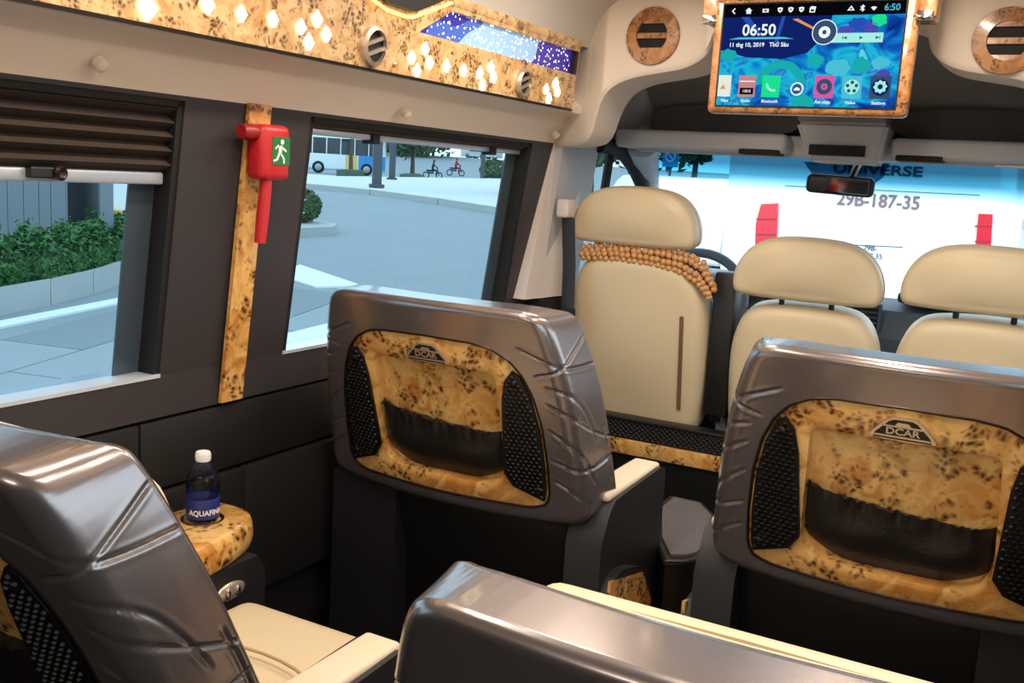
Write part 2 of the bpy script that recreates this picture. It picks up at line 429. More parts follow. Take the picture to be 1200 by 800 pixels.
ad = n.new('ShaderNodeMath'); ad.operation = 'ADD'; ad.inputs[1].default_value = .55; l.new(mu.outputs[0], ad.inputs[0])
mc = n.new('ShaderNodeMixRGB'); mc.inputs[2].default_value = lin(255, 240, 225); l.new(lt.outputs[0], mc.inputs[0]); l.new(rp.outputs[0], mc.inputs[1])
l.new(mc.outputs[0], b.inputs['Emission Color']); l.new(ad.outputs[0], b.inputs['Emission Strength']); b.inputs['Roughness'].default_value = .2
zs0, zs1 = PZB+.093, PZB+.155
MB().prism([(1.80, zs0-.003), (2.585, zs0-.003), (2.585, zs1+.003), (1.80, zs1+.003)], OF, .012, .018).build('star_panel', 'starlight', oc)
# slanted burl corner at the near end of the panel
MB().prism([(1.79, zs0), (1.81, zs0), (1.93, zs1), (1.79, zs1)], OF, .0, .012).build('panel_corner', 'burl_overhead', oc)
MB().prism([(2.575, zs0), (2.59, zs0), (2.59, zs1), (2.575, zs1)], OF, -.003, .012).build('end_bezel', 'bronze_rim', oc)
# diamond lamps
dia = [(172, 8, 1.5), (243, 5, 1.1), (282, 16, 1), (319, 22, 1), (352, 31, 1), (371, 22, 1.1), (361, 49, 1.1), (382, 40, 1), (482, 67, 1), (498, 57, 1), (503, 73, 1), (488, 82, 1),
       (523, 77, 1), (543, 82, 1), (562, 85, 1), (575, 78, 1), (578, 90, 1), (565, 99, 1), (640, 104, 1), (651, 97, 1), (653, 107, 1), (643, 115, 1)]
D0 = None
for i, (a, bb, k) in enumerate(dia):
    p = console_pt(a, bb)
    if D0 is None:
        q = MB(); q.prism([(0, -.0145), (.0125, 0), (0, .0145), (-.0125, 0)], lambda u, v, d: (d - v*.09*-1*-1, u, v), -.002, .004)
        D0 = q.build('diamond_lamp', 'lamp_warm', oc); o = D0
    else:
        o = bpy.data.objects.new('diamond_lamp', D0.data); col.objects.link(o); o.parent = oc
    o.location = oinv @ p; o.scale = (1, k, k)
# air vents: silver ring, dark throat, cross bars
def vent_round(parent, p, Mrot, rad, ring_mat, bars=3, ringw=.25):
    q = MB(); q.lathe([(rad*(1-ringw), .0), (rad*(1-ringw), .010), (rad*.97, .006), (rad, .0), (rad*.98, -.012)], 30, Mrot, p, False); q.build('vent_ring', ring_mat, parent, True, 50)
    q = MB(); q.lathe([(rad*(1-ringw)*1.02, -.012), (rad*(1-ringw)*1.02, -.001), (.001, -.001)], 24, Mrot, p); q.build('vent_throat', 'matte_black', parent)
    for k in range(bars):
        y = (k-(bars-1)/2)*rad*.5
        q = MB(); q.box((-rad*(1-ringw)*.95, y-rad*.09, -.003), (rad*(1-ringw)*.95, y+rad*.09, .006), Matrix.Translation(p) @ Mrot); q.build('vent_bar', ring_mat, parent)
fwd = Vector((1, 0, -.09)).normalized()
for (a, bb, rad) in ((438, 54, .040), (613, 97, .036)):
    p = console_pt(a, bb, .004)
    vent_round(oc, oinv @ p, fwd.to_track_quat('Z', 'Y').to_matrix().to_4x4() @ Matrix.Rotation(R(20), 4, 'Z'), rad, 'silver_ring', 2, .22)
for (a, bb) in ((462, 75), (672, 117)):
    MB().sphere(oinv @ console_pt(a, bb, .001), .006, 8, 5).build('screw', 'silver_ring', oc, True)
# speaker box with glowing edge
sp0 = console_pt(472, 19); kz = (PZT-.010-sp0.z)/.10
for pts, nm, mt, d0, d1, (ddy, ddz) in (([(-.17, .095), (-.05, 0), (.04, 0), (.14, .095)], 'speaker_box', 'black_plastic', -.012, .01, (-.01, .022)),):
    MB().prism([(sp0.y+a+ddy, min(PZT-.012, sp0.z+b_*kz+ddz*.6)) for a, b_ in pts], OF, d0, d1).build(nm, mt, oc)
q = MB(); q.tube([OF(sp0.y+a, sp0.z+b_*kz, -.004) for a, b_ in ((-.26, .085), (-.06, .004), (.0, 0), (.03, .004), (.17, .10))], .0035, 6); q.build('led_line', 'led_line', oc)
# twin on the kerb side, with its own lamps
oc2, oinv2, OF2 = make_console(1, '')
tag(oc2, 'burl wood overhead console on the kerb side', 'console')
for y in (.3, .9, 1.5, 2.1):
    for dy, dz in ((-.03, .09), (.03, .09), (0, .12), (0, .06)):
        o = bpy.data.objects.new('diamond_lamp', D0.data); col.objects.link(o); o.parent = oc2
        o.location = oinv2 @ Vector((px_(1, PZB+dz), y+dy, PZB+dz))

# ceiling lamps along the aisle (out of frame, above the camera)
for k, (x, yy) in enumerate(((XC-.30, 1.02), (XC-.30, 2.0), (XC+.30, 1.02), (XC+.30, 2.0))):
    z = PZT+.166
    root = empty('ceiling_lamp', (x, yy, z))
    tag(root, 'long warm ceiling lamp over the ' + ('reclined seat with the bottle', 'lounge seat behind the driver', 'kerb side seat of the rear pair', 'lounge seat behind the passenger seats')[k], 'lamp', 'ceiling lamps')
    MB().rbox((-.045, -.36, -.022), (.045, .36, .004), .008, 2).build('housing', 'headliner', root, True)
    MB().box((-.03, -.34, -.0245), (.03, .34, -.021)).build('diffuser', 'ceiling_lamp', root)
    la = bpy.data.lights.new('ceiling_lamp_light', 'AREA'); la.shape = 'RECTANGLE'; la.size = .06; la.size_y = .66; la.energy = 6.2; la.color = (1, .86, .70)
    lo = bpy.data.objects.new('ceiling_lamp_light', la); col.objects.link(lo); lo.parent = root; lo.location = (0, 0, -.03)

# fill lamp added behind the camera to brighten headliner and seat backs
rl = empty('rear_fill', (XC, Y0+.05, 1.52)); tag(rl, 'warm fill lamp added on the rear wall, out of view', 'lamp')
MB().rbox((-.30, -.05, -.05), (.30, .02, .05), .012, 3).build('housing', 'headliner', rl, True)
MB().box((-.27, .019, -.038), (.27, .024, .038)).build('diffuser', 'ceiling_lamp', rl)
la = bpy.data.lights.new('rear_fill_light', 'AREA'); la.shape = 'RECTANGLE'; la.size = .54; la.size_y = .08; la.energy = 4.0; la.color = (1, .88, .74)
lo = bpy.data.objects.new('rear_fill_light', la); col.objects.link(lo); lo.parent = rl; lo.location = (0, .03, 0); lo.rotation_euler = (R(90), 0, 0)
# round burl vents on the front arch
for (a, bb) in ((765, 42), (1181, 48)):
    p = PY(a, bb, AY0-.004); p.y = AY0-.004
    root = empty('arch_vent', p); tag(root, 'round burl wood air vent on the driver side of the arch' if a < 900 else 'round burl wood air vent on the passenger side of the arch', 'vent')
    vent_round(root, Vector((0, 0, 0)), Matrix.Rotation(R(90), 4, 'X'), .077, 'burl_frame', 3, .42)

# ================================================================== BLIND, RAIL, PILLAR TRIM, HAMMER
ob = empty('pleated_blind', (wx(-1, 1.2), .75, 1.2)); tag(ob, 'half lowered black pleated blind in the rear side window', 'blind')
inv = Matrix.Translation(-Vector(ob.location))
zt, zb = 1.240, H-.032; npl = 10; rows = []
for k in range(npl+1):
    z = zt + (zb-zt)*k/npl; d = .004 if k % 2 else .026
    rows.append([inv @ Vector((wx(-1, z)-d, y, z)) for y in (.215, .5, .8, 1.1, 1.270)])
MB().grid(rows).build('pleats', 'blind_cloth', ob)
MB().rbox(inv @ Vector((wx(-1, zb)-.045, .212, zb-.022)), inv @ Vector((wx(-1, zb)-.015, 1.265, zb)), .004, 2).build('bottom_bar', 'aluminium', ob, True)
p = PX(72, 203, wx(-1, zb)+.002)
MB().rbox(inv @ (p+Vector((-.02, -.05, -.009))), inv @ (p+Vector((-.004, .0, .009))), .003, 2).build('latch', 'black_plastic', ob)
MB().lathe([(.012, -.012), (.012, .0), (.008, .004), (.004, .001)], 14, Matrix.Rotation(R(90), 4, 'Y'), inv @ p).build('knob', 'bronze_rim', ob, True)
br = empty('blind_rail', (wx(-1, 1.2), 2.1, 1.2)); tag(br, 'rolled blind with pale bottom bar in the front side window', 'blind')
inv = Matrix.Translation(-Vector(br.location))
MB().rbox(inv @ Vector((wx(-1, 1.21)-.05, 1.635, 1.222)), inv @ Vector((wx(-1, 1.21)-.012, 2.585, 1.242)), .006, 2).build('roll', 'blind_cloth', br, True)
MB().rbox(inv @ Vector((wx(-1, 1.18)-.042, 1.64, 1.208)), inv @ Vector((wx(-1, 1.18)-.020, 2.58, 1.2215)), .003, 2).build('bottom_bar', 'aluminium', br, True)
for y in (1.86, 2.40): MB().rbox(inv @ Vector((wx(-1, 1.18)-.045, y, 1.20)), inv @ Vector((wx(-1, 1.18)-.010, y+.025, 1.228)), .003, 2).build('clip', 'matte_black', br)

def wp(px, py, off=.0):                       # pixel -> left wall surface
    x = wx(-1, 1.0)
    for _ in range(6): p = PX(px, py, x+off); x = wx(-1, p.z)
    return PX(px, py, x+off)
a, b_, c_, d_ = wp(289, 121), wp(314, 123), wp(280, 466), wp(255, 471)
st = empty('pillar_trim_strip', (d_.x, d_.y, d_.z)); tag(st, 'tall narrow burl wood trim strip on the pillar between the windows', 'trim strip')
o3 = Vector((.008, 0, 0)); base = Vector(st.location); zlow = (c_.z+d_.z)/2; zhi = (a.z+b_.z)/2
ya, yb = (a.y+d_.y)/2, (b_.y+c_.y)/2
q = MB(); v = [Vector((wx(-1, zlow)+k, y, zlow)) - base for y, k in ((ya, .001), (yb, .001), (yb, .010), (ya, .010))] + [Vector((wx(-1, zhi)+k, y, zhi)) - base for y, k in ((ya, .001), (yb, .001), (yb, .010), (ya, .010))]
q.hprism(v); so = q.build('strip', 'burl', st)
MB().lathe([(.009, 0), (.009, .003), (.005, .005), (.001, .0052)], 14, Matrix.Rotation(R(90), 4, 'Y'), wp(273, 424, .0105)-base).build('screw', 'chrome', st, True)
hm = wp(303, 178, .01); he = empty('emergency_hammer', hm); tag(he, 'red emergency hammer in its holder on the burl strip', 'hammer')
MB().rbox((.0, -.038, -.052), (.045, .042, .052), .013, 3).build('holder', 'red_plastic', he, True)
MB().tube([(.026, -.075, .035), (.026, -.06, .035), (.026, -.03, .035)], [.013, .016, .012], 12).build('head', 'red_dark', he, True)
MB().tube([(.024, -.004, -.05), (.022, -.010, -.12), (.02, -.014, -.172)], [.0115, .0125, .011], 10).build('handle', 'red_plastic', he, True)
MB().box((.0452, -.012, -.022), (.0462, .036, .030)).build('sticker', 'sign_green', he)
def runner(u, v): return (.0466, u, v)
q = MB()
for pts in ([(.014+.005*math.cos(t), .021+.005*math.sin(t)) for t in [k*.785 for k in range(8)]], [(.004, .013), (.014, .015), (.012, -.002), (.004, .0)], [(.012, .014), (.026, .006), (.025, .002), (.012, .009)], [(.004, .013), (-.004, .006), (-.006, .009), (.003, .016)],
            [(.008, .0), (.013, -.001), (.022, -.010), (.018, -.013)], [(.018, -.010), (.022, -.010), (.021, -.019), (.017, -.019)], [(.004, .001), (.009, -.001), (.002, -.014), (-.002, -.011)], [(-.002, -.011), (.001, -.014), (-.010, -.017), (-.010, -.013)]):
    q.prism(pts, lambda a, b, d: (.0463+d, a, b), 0, .0006)
q.build('exit_pictogram', 'white_paint', he)

# ================================================================== CAPTAIN SEATS
BOW = .036
def bown(u): return -BOW*(1-(u/.33)**2)
OUT = mirror_half([(0, 0), (.22, 0), (.285, .004), (.312, .022), (.319, .055), (.312, .14), (.301, .25), (.286, .33), (.268, .40), (.254, .437), (.232, .456), (.19, .464), (0, .466)])
HOLE = mirror_half([(0, .045), (.206, .047), (.236, .058), (.243, .080), (.243, .145), (.236, .23), (.222, .292), (.203, .335), (.178, .365), (.14, .386), (.10, .393), (0, .396)])
RECESS = mirror_half([(0, .080), (.105, .080), (.135, .092), (.148, .118), (.150, .15), (.146, .25), (.143, .318), (.138, .329), (.12, .333), (0, .333)])
CEN = Vector((0, .225))
def polar(outline, ang):
    d = Vector((math.cos(ang), math.sin(ang))); best = 0; n = len(outline)
    for i in range(n):
        a = outline[i]-CEN; b = outline[(i+1) % n]-CEN; e = b-a
        den = d.x*e.y - d.y*e.x
        if abs(den) < 1e-12: continue
        t = (a.x*e.y - a.y*e.x)/den; s = (a.x*d.y - a.y*d.x)/den
        if t > 0 and -1e-6 <= s <= 1+1e-6: best = max(best, t)
    return CEN + d*best
# engraved lines on the wings, in unrolled coordinates (distance from centre line, height)
CREASE = [
    [(.225, .335), (.27, .345), (.32, .365), (.37, .388)], [(.19, .393), (.245, .368), (.31, .340), (.39, .325)],
    [(.245, .315), (.285, .305), (.325, .27), (.352, .215), (.368, .165)], [(.248, .28), (.30, .25), (.35, .205), (.395, .175), (.418, .165)],
    [(.25, .225), (.295, .19), (.33, .145), (.35, .09)], [(.252, .16), (.30, .138), (.36, .125), (.415, .128)],
    [(.255, .115), (.30, .085), (.345, .045)], [(.392, .20), (.402, .14), (.405, .07)]]
CREASE = [[tuple(p) for p in chaikin([Vector(q) for q in c], 2, False)] for c in CREASE]
def crease_depth(s, v):
    best = 9; tt = 0
    for c in CREASE:
        xs = [p[0] for p in c]; ys = [p[1] for p in c]
        if s < min(xs)-.03 or s > max(xs)+.03 or v < min(ys)-.03 or v > max(ys)+.03: continue
        L = len(c)-1
        for i in range(L):
            ax, ay_ = c[i]; bx, by = c[i+1]; ex, ey = bx-ax, by-ay_; q = ex*ex+ey*ey
            t = max(0, min(1, ((s-ax)*ex+(v-ay_)*ey)/q)) if q else 0
            d = math.hypot(s-ax-ex*t, v-ay_-ey*t)
            if d < best: best = d; tt = (i+t)/L
    if best > .02: return 0
    fade = min(1, 6*tt, 6*(1-tt)) if best < 1 else 0
    fade = max(.15, fade)
    # a groove with a raised lip on one side
    return fade*(.0030*math.exp(-(best/.0024)**2) - .0005*math.exp(-((best-.0060)/.003)**2))
def make_shell_mesh():
    N = 720; o1 = resample(chaikin(OUT, 2), N)
    hole = [polar(HOLE, math.atan2((p-CEN).y, (p-CEN).x)) for p in o1]
    nor = []
    for i in range(N):
        t = (o1[(i+4) % N]-o1[i-4]).normalized(); nor.append(Vector((t.y, -t.x)))
    rin = [.034 - .019*max(0, v.y)**2 for v in nor]                       # tighter edge along the top
    dep = [.080 - .004*max(0, v.y)**2 + .035*max(0, -v.y) for v in nor]   # how far the skin wraps forward
    inner = [o1[i]-nor[i]*rin[i] for i in range(N)]
    rows = []
    def row(fn):
        r_ = []
        for i in range(N):
            (p, nn, sd, nv) = fn(i); d = crease_depth(sd, p.y) if sd < 5 else 0
            r_.append(Vector((p.x, nn, p.y)) - Vector(nv)*d)
        rows.append(r_)
    Z3 = (0, 0, 0)
    row(lambda i: (hole[i], bown(hole[i].x)+.022, 9, Z3))
    row(lambda i: (hole[i], bown(hole[i].x)+.002, 9, Z3))
    K = 34
    for k in range(K+1):
        f = k/K
        def g(i):
            p = hole[i]*(1-f)+inner[i]*f
            if k == 0: p = p + nor[i]*.0015
            return (p, bown(p.x), abs(p.x), (0, -1, 0))
        row(g)
    for k in range(1, 11):
        a = math.pi/2*k/10
        row(lambda i: (inner[i]+nor[i]*rin[i]*math.sin(a), bown(inner[i].x)+rin[i]*(1-math.cos(a)), abs(inner[i].x)+rin[i]*a*abs(nor[i].x), (nor[i].x*math.sin(a), -math.cos(a), nor[i].y*math.sin(a))))
    for k in range(1, 31):
        f = k/30
        row(lambda i: (o1[i]+nor[i]*.014*f*(1-max(0, nor[i].y))-Vector((0, .26*dep[i]*f*max(0, nor[i].y))), bown(inner[i].x)+rin[i]+dep[i]*f, abs(inner[i].x)+(rin[i]*1.57+dep[i]*f)*abs(nor[i].x), (nor[i].x, 0, nor[i].y)))
    row(lambda i: (o1[i]+nor[i]*.006*(1-max(0, nor[i].y))-nor[i]*.003-Vector((0, .27*dep[i]*max(0, nor[i].y))), bown(inner[i].x)+rin[i]+dep[i]+.008, 9, Z3))
    row(lambda i: (o1[i]*.86+CEN*.14, bown(inner[i].x)+rin[i]+dep[i]-.01, 9, Z3))
    return MB().grid(rows, True)
def bowed(mb):
    mb.v = [(x, y+bown(x), z) for x, y, z in mb.v]; return mb
def annulus(outA, outB, n0, n1, n=160, K=8):
    ang = [2*math.pi*i/n for i in range(n)]; A = [polar(outA, a) for a in ang]; B = [polar(outB, a) for a in ang]
    return A, B
def make_captain_seat(flip):
    """flip=+1: tray armrest on the left (-x); flip=-1: on the right"""
    root = empty('captain_seat')
    shell = MB_SHELL.copy_obj('back_shell', 'bronze', root) if False else None
    o = bpy.data.objects.new('back_shell', SHELL_ME); col.objects.link(o); o.parent = root
    o.location = (0, 0, .46)
    for nm, me, loc in BACK_PARTS:
        c = bpy.data.objects.new(nm, me); col.objects.link(c); c.parent = o; c.location = loc
    f = flip
    def bx(nm, mt, x0, x1, y0, y1, z0, z1, r=.012, seg=3):
        a, b = (x0, x1) if f > 0 else (-x1, -x0)
        return MB().rbox((a, y0, z0), (b, y1, z1), r, seg).build(nm, mt, root, True)
    bx('seat_base', 'base_vinyl', -.12, .26, .09, .44, .012, .35, .02)
    bx('floor_plinth', 'matte_black', -.25, .22, .10, .46, .0, .02, .004, 1)
    # lower back valance under the shell
    m = MB(); rows = []
    for z, y, wd in ((.012, .06, .312), (.30, .05, .318), (.42, .012, .322), (.475, .02, .316)):
        rows.append([(wd*u, y + .05*(abs(u)**6), z) for u in (-1, -.97, -.9, -.75, -.4, 0, .4, .75, .9, .97, 1)])
    m.grid(rows); m.build('rear_valance', 'base_vinyl', root, True, 60)
    # cushion
    bm = bmesh.new(); bmesh.ops.create_cube(bm, size=1)
    for v in bm.verts: v.co = Vector((v.co.x*.385+.070, v.co.y*.40+.32, v.co.z*.12+.355))
    bmesh.ops.bevel(bm, geom=bm.edges[:], offset=.035, segments=5, profile=.6, affect='EDGES')
    for v in bm.verts:
        if v.co.z > .37: v.co.z += .018*math.cos((v.co.x-.070)/.19*1.4)*math.cos((v.co.y-.32)/.20*1.3); 
        if f < 0: v.co.x = -v.co.x
    MB().bm(bm).build('seat_cushion', 'cream', root, True, 60)
    m = MB(); m.tube([((.070+.17*math.cos(t))*f, .25+.10*math.sin(t), .432) for t in [math.pi*k/14 for k in range(15)]], .0028, 6); m.build('cushion_piping', 'cream_seam', root)
    # aisle armrest: tapered box with cream pad
    def X(x): return x*f
    m = MB(); pr = [(.0, .012), (.0, .44), (.035, .502), (.06, .520), (.32, .528), (.345, .52), (.352, .50), (.36, .012)]
    m.prism(pr, lambda a, b, d: (X(d), a, b), .268, .345)
    m.build('armrest', 'arm_vinyl', root, True, 30)
    bx('armrest_pad', 'cream_pad', .274, .336, .045, .338, .515, .534, .008)
    # burl faced flap on the aisle side
    m = MB(); m.prism([tuple(v) for v in chaikin([Vector(p) for p in ((-.02, .16), (.0, .388), (.205, .345), (.285, .25), (.30, .16))], 2)], lambda a, b, d: (X(d), a, b), .345, .365)
    fl = m.build('side_flap', 'arm_vinyl', root, True, 30)
    m = MB(); m.prism([(.0, .17), (.014, .368), (.195, .328), (.262, .245), (.275, .17)], lambda a, b, d: (X(d), a, b), .360, .3665); m.build('flap_inlay', 'burl', root)
    # wall side armrest with burl tray and switch plate
    m = MB(); m.prism([(.0, .012), (.0, .47), (.57, .47), (.59, .44), (.60, .012)], lambda a, b, d: (X(d), a, b), -.318, -.145); m.build('armrest', 'arm_vinyl', root, True, 30)
    tr = [tuple(v) for v in chaikin([Vector(p) for p in ((-.325, -.01), (-.125, -.01), (-.122, .30), (-.145, .52), (-.19, .615), (-.25, .635), (-.31, .63), (-.325, .60))], 3)]
    rows = []; 
    for (sc, z) in ((.93, .47), (1.0, .478), (1.02, .492), (1.0, .512), (.96, .524), (.88, .528), (.5, .528), (.02, .528)):
        cx, cy = -.225, .32
        rows.append([(X(cx+(a-cx)*sc), cy+(b-cy)*(1-(1-sc)*.45), z) for a, b in tr])
    tro = MB().grid(rows, True).build('armrest_tray', 'burl', root, True, 50)
    q = MB(); q.lathe([(.037, .5285), (.039, .531), (.035, .5315), (.032, .5285)], 24, None, (X(-.243), .53, 0), False); q.build('cup_ring', 'chrome', root, True)
    q = MB(); q.sphere((X(-.143), .50, .425), (.006, .036, .017), 16, 8); q.build('switch_plate', 'silver_ring', root, True)
    for d in (-.012, .012): MB().sphere((X(-.137), .50+d, .425), (.004, .006, .010), 8, 6).build('switch_rocker', 'chrome', root, True)
    return root, o
SHELL_ME = None
so_ = make_shell_mesh().build('back_shell', 'bronze', None, True, 75); SHELL_ME = so_.data; bpy.data.objects.remove(so_)
BACK_PARTS = []
def back_part(nm, mb, mt, smooth=True, angle=40, loc=(0, 0, 0)):
    o = mb.build(nm, mt, None, smooth, angle); BACK_PARTS.append((nm, o.data, loc)); bpy.data.objects.remove(o)
# burl surround with a recessed field
n = 200; ang = [2*math.pi*i/n for i in range(n)]; A = [polar(HOLE, a) for a in ang]; B = [polar(RECESS, a) for a in ang]
rows = []
for k in range(7):
    f = k/6; rows.append([((A[i]*(1-f)+B[i]*f).x, .005 + (.002 if k == 6 else 0) - .0015*math.sin(f*math.pi), (A[i]*(1-f)+B[i]*f).y) for i in range(n)])
rows.append([(B[i].x*.985, .028, CEN.y+(B[i].y-CEN.y)*.985) for i in range(n)])
for f in (.8, .6, .4, .2, .0005): rows.append([(B[i].x*f, .030, CEN.y+(B[i].y-CEN.y)*f) for i in range(n)])
back_part('burl_panel', bowed(MB().grid(rows, True)), 'burl', True, 35)
# dark rim round the surround
m = MB(); rim = [polar(HOLE, 2*math.pi*i/120) for i in range(121)]
m.tube([(p.x, bown(p.x)+.001, p.y) for p in rim], .0028, 6, False); back_part('panel_rim', m, 'bronze_rim')
# gathered black leather pocket
rows = []; NU = 60
for j in range(13):
    t = j/12; r_ = []
    for i in range(NU+1):
        s = i/NU*2-1; wmax = .148 if t > .25 else .105+.043*math.sin(min(1, t/.25)*math.pi/2)
        u = s*wmax; ztop = .213 - .012*s - .006*abs(math.sin(i*.9+math.sin(i*.37)*2))*(1-.3*abs(s)); zb_ = .083 + .012*abs(s)**8
        z = zb_ + (ztop-zb_)*t
        bul = .0265 - .0235*math.sin(min(1, t*1.35+.06)*math.pi*.62)*(1-abs(s)**8)
        wr = (.004*math.sin(i*.9+math.sin(i*.37)*2) + .002*math.sin(i*1.7))*t**7 + .0025*math.sin(i*.21+1.3*math.sin(t*5))*math.sin(t*3.1)*(1-abs(s)**4)
        r_.append((u, bul+wr, z))
    rows.append(r_)
rows.append([(u, .028, z-.012) for u, y, z in rows[-1]])
back_part('pocket', bowed(MB().grid(rows)), 'black_leather', True, 80)
# perforated side grilles
G = [(.150, .120), (.168, .092), (.232, .066), (.236, .085), (.236, .15), (.230, .225), (.216, .290), (.198, .333), (.182, .343), (.166, .322), (.158, .28), (.154, .20)]
def inside(p, poly):
    c = False; n_ = len(poly)
    for i in range(n_):
        (x1, y1), (x2, y2) = poly[i], poly[(i+1) % n_]
        if (y1 > p[1]) != (y2 > p[1]) and p[0] < (x2-x1)*(p[1]-y1)/(y2-y1)+x1: c = not c
    return c
for s in (1, -1):
    m = MB(); m.prism([(a*s, b_) for a, b_ in G], lambda a, b, d: (a, d, b), -.002, .010); bowed(m)
    back_part('grille', m, 'grille_black', False)
    m = MB(); z = .075; k = 0
    while z < .335:
        u = .150 + (.0055 if k % 2 else 0)
        while u < .24:
            if all(inside((u+du, z+dz), G) for du, dz in ((.006, 0), (-.006, 0), (0, .006), (0, -.006))):
                hx = [(u*s+.0050*math.cos(math.pi/3*j+.5), z+.0042*math.sin(math.pi/3*j+.5)) for j in range(6)]
                hi = [(u*s+.0030*math.cos(math.pi/3*j+.5), z+.0024*math.sin(math.pi/3*j+.5)) for j in range(6)]
                o_ = len(m.v); yb = bown(u)
                m.add([(a, yb-.0022, b_) for a, b_ in hx] + [(a, yb-.0055, b_) for a, b_ in hi], [(j, (j+1) % 6, 6+(j+1) % 6, 6+j) for j in range(6)])
            u += .011
        z += .0085; k += 1
    back_part('grille_mesh', m, 'base_vinyl', False)
    for (a, b_) in ((.186, .318), (.222, .092)):
        m = MB(); m.sphere((a*s, bown(a)-.003, b_), (.0065, .004, .0065), 10, 6); back_part('grille_screw', m, 'bronze_rim')
# badge with lettering
bp = [(-.050, .340), (.050, .340), (.047, .350), (.024, .375), (.015, .379), (-.015, .379), (-.024, .375), (-.047, .350)]
m = MB(); m.prism([tuple(p) for p in chaikin([Vector(q) for q in bp], 1)], lambda a, b, d: (a, d, b), -.003, .006); back_part('badge', bowed(m), 'badge_silver', False)
m = MB(); m.prism([(a*.86, .3425+(b_-.340)*.86) for a, b_ in bp], lambda a, b, d: (a, d, b), -.0038, .0); back_part('badge_field', bowed(m), 'badge_black', False)
m = MB(); m.prism([(-.036, .3665), (-.012, .3665), (-.008, .372), (.008, .372), (.012, .3665), (.036, .3665), (.028, .3635), (-.028, .3635)], lambda a, b, d: (a, d, b), -.0044, -.003)
m.prism([(-.043, .3455), (.043, .3455), (.039, .3485), (-.039, .3485)], lambda a, b, d: (a, d, b), -.0044, -.003); back_part('badge_wing', bowed(m), 'badge_silver', False)
t = text('badge_lettering', 'DCAR', .016, 'badge_silver', None, Matrix.Translation((0, bown(0)-.0045, .3565)) @ Matrix.Rotation(R(90), 4, 'X'), .0006, bold=.0003, sx=1.15)
BACK_PARTS.append(('badge_lettering', t.data, (0, 0, 0))); bpy.data.objects.remove(t)
# cream cushion in front of the shell, with a rolled head bolster
bm = bmesh.new(); bmesh.ops.create_cube(bm, size=1)
for v in bm.verts: v.co = Vector((v.co.x*.49, .118+v.co.y*.075, .187+v.co.z*.370))
bmesh.ops.bevel(bm, geom=bm.edges[:], offset=.034, segments=5, profile=.6, affect='EDGES')
for v in bm.verts:
    v.co.x *= 1.08 - .25*max(0, v.co.z)/.5
back_part('back_cushion', MB().bm(bm), 'cream', True, 60)
bm = bmesh.new(); bmesh.ops.create_cube(bm, size=1)
for v in bm.verts: v.co = Vector((v.co.x*.40, .116+v.co.y*.075, .349+v.co.z*.095))
bmesh.ops.bevel(bm, geom=bm.edges[:], offset=.03, segments=5, profile=.6, affect='EDGES')
back_part('head_bolster', MB().bm(bm), 'cream', True, 60)
m = MB(); m.tube([(-.19, .125, .385), (-.183, .125, .393), (0, .125, .3955), (.183, .125, .393), (.19, .125, .385)], .0025, 6); back_part('bolster_piping', m, 'cream_seam')
SEATS = {}
for key, flip, x, y, dz, rec, lab in (
        ('LS', 1, -1.045, 1.737, 0, 15, 'bronze shelled lounge seat by the front side window, behind the driver'),
        ('RS', -1, -.165, 1.737, 0, 15, 'bronze shelled lounge seat across the aisle, behind the passenger seats'),
        ('LS3', 1, -1.06, .75, -.035, 22, 'reclined bronze lounge seat with a water bottle on its tray'),
        ('RS3', -1, -.185, .76, -.10, 13, 'bronze lounge seat whose polished top edge catches the ceiling lamps')):
    r_, sh = make_captain_seat(flip)
    r_.location = (x, y, 0); sh.rotation_euler = (R(rec), 0, 0)
    tag(r_, lab, 'seat', 'captain seats')
    if dz:
        for ch in r_.children:
            if ch.name.split('.')[0] not in ('floor_plinth',): ch.location.z += dz
    if key == 'LS3':                        # its cushion sits lower in the shell
        for ch in sh.children:
            if ch.name.split('.')[0] in ('back_cushion', 'head_bolster', 'bolster_piping'): ch.location.z -= .028
    SEATS[key] = r_
# water bottle on the tray of the rear left seat
bx_, by_, bz_ = -1.06-.243, .75+.50, .5315-.035
bt = empty('water_bottle', (bx_, by_+.03, bz_)); bt.scale = (.78, .78, .80); tag(bt, 'half full plastic water bottle with blue label on a burl tray', 'bottle')
pr = [(.034, .0), (.038, .004), (.038, .05), (.0365, .055), (.0385, .062), (.039, .085), (.036, .10), (.030, .115), (.020, .128), (.0150, .134), (.0150, .142)]
MB().lathe(pr, 28).build('bottle_body', 'glass_bottle', bt, True)
MB().lathe([(.033, .003), (.036, .006), (.036, .083), (.001, .083)], 28).build('water', 'water_clear', bt, True)
MB().lathe([(.0385, .006), (.0392, .008), (.0392, .05), (.0385, .052)], 28).build('bottle_label', 'bottle_label', bt, True)
q = MB(); q.lathe([(.0165, .136), (.0170, .139), (.0170, .154), (.0155, .157), (.001, .157)], 22)
for k in range(22):
    a = 2*math.pi*k/22; q.box((.0165, -.0008, .139), (.0178, .0008, .153), Matrix.Rotation(a, 4, 'Z'))
q.build('cap', 'bottle_cap', bt, True)

def wrap_text(name, body, size, m, parent, rad, z, a0, bold=0.0):
    o = text(name, body, size, m, None, Matrix.Identity(4), .0003, bold=bold)
    for v in o.data.vertices:
        x, y, d = v.co; t = a0 + x/rad; rr = rad + d; v.co = (rr*math.cos(t), rr*math.sin(t), z+y)
    o.parent = parent; return o
wrap_text('label_lettering', 'AQUAFINA', .017, 'white_paint', bt, .0394, .022, -.55, .0004)

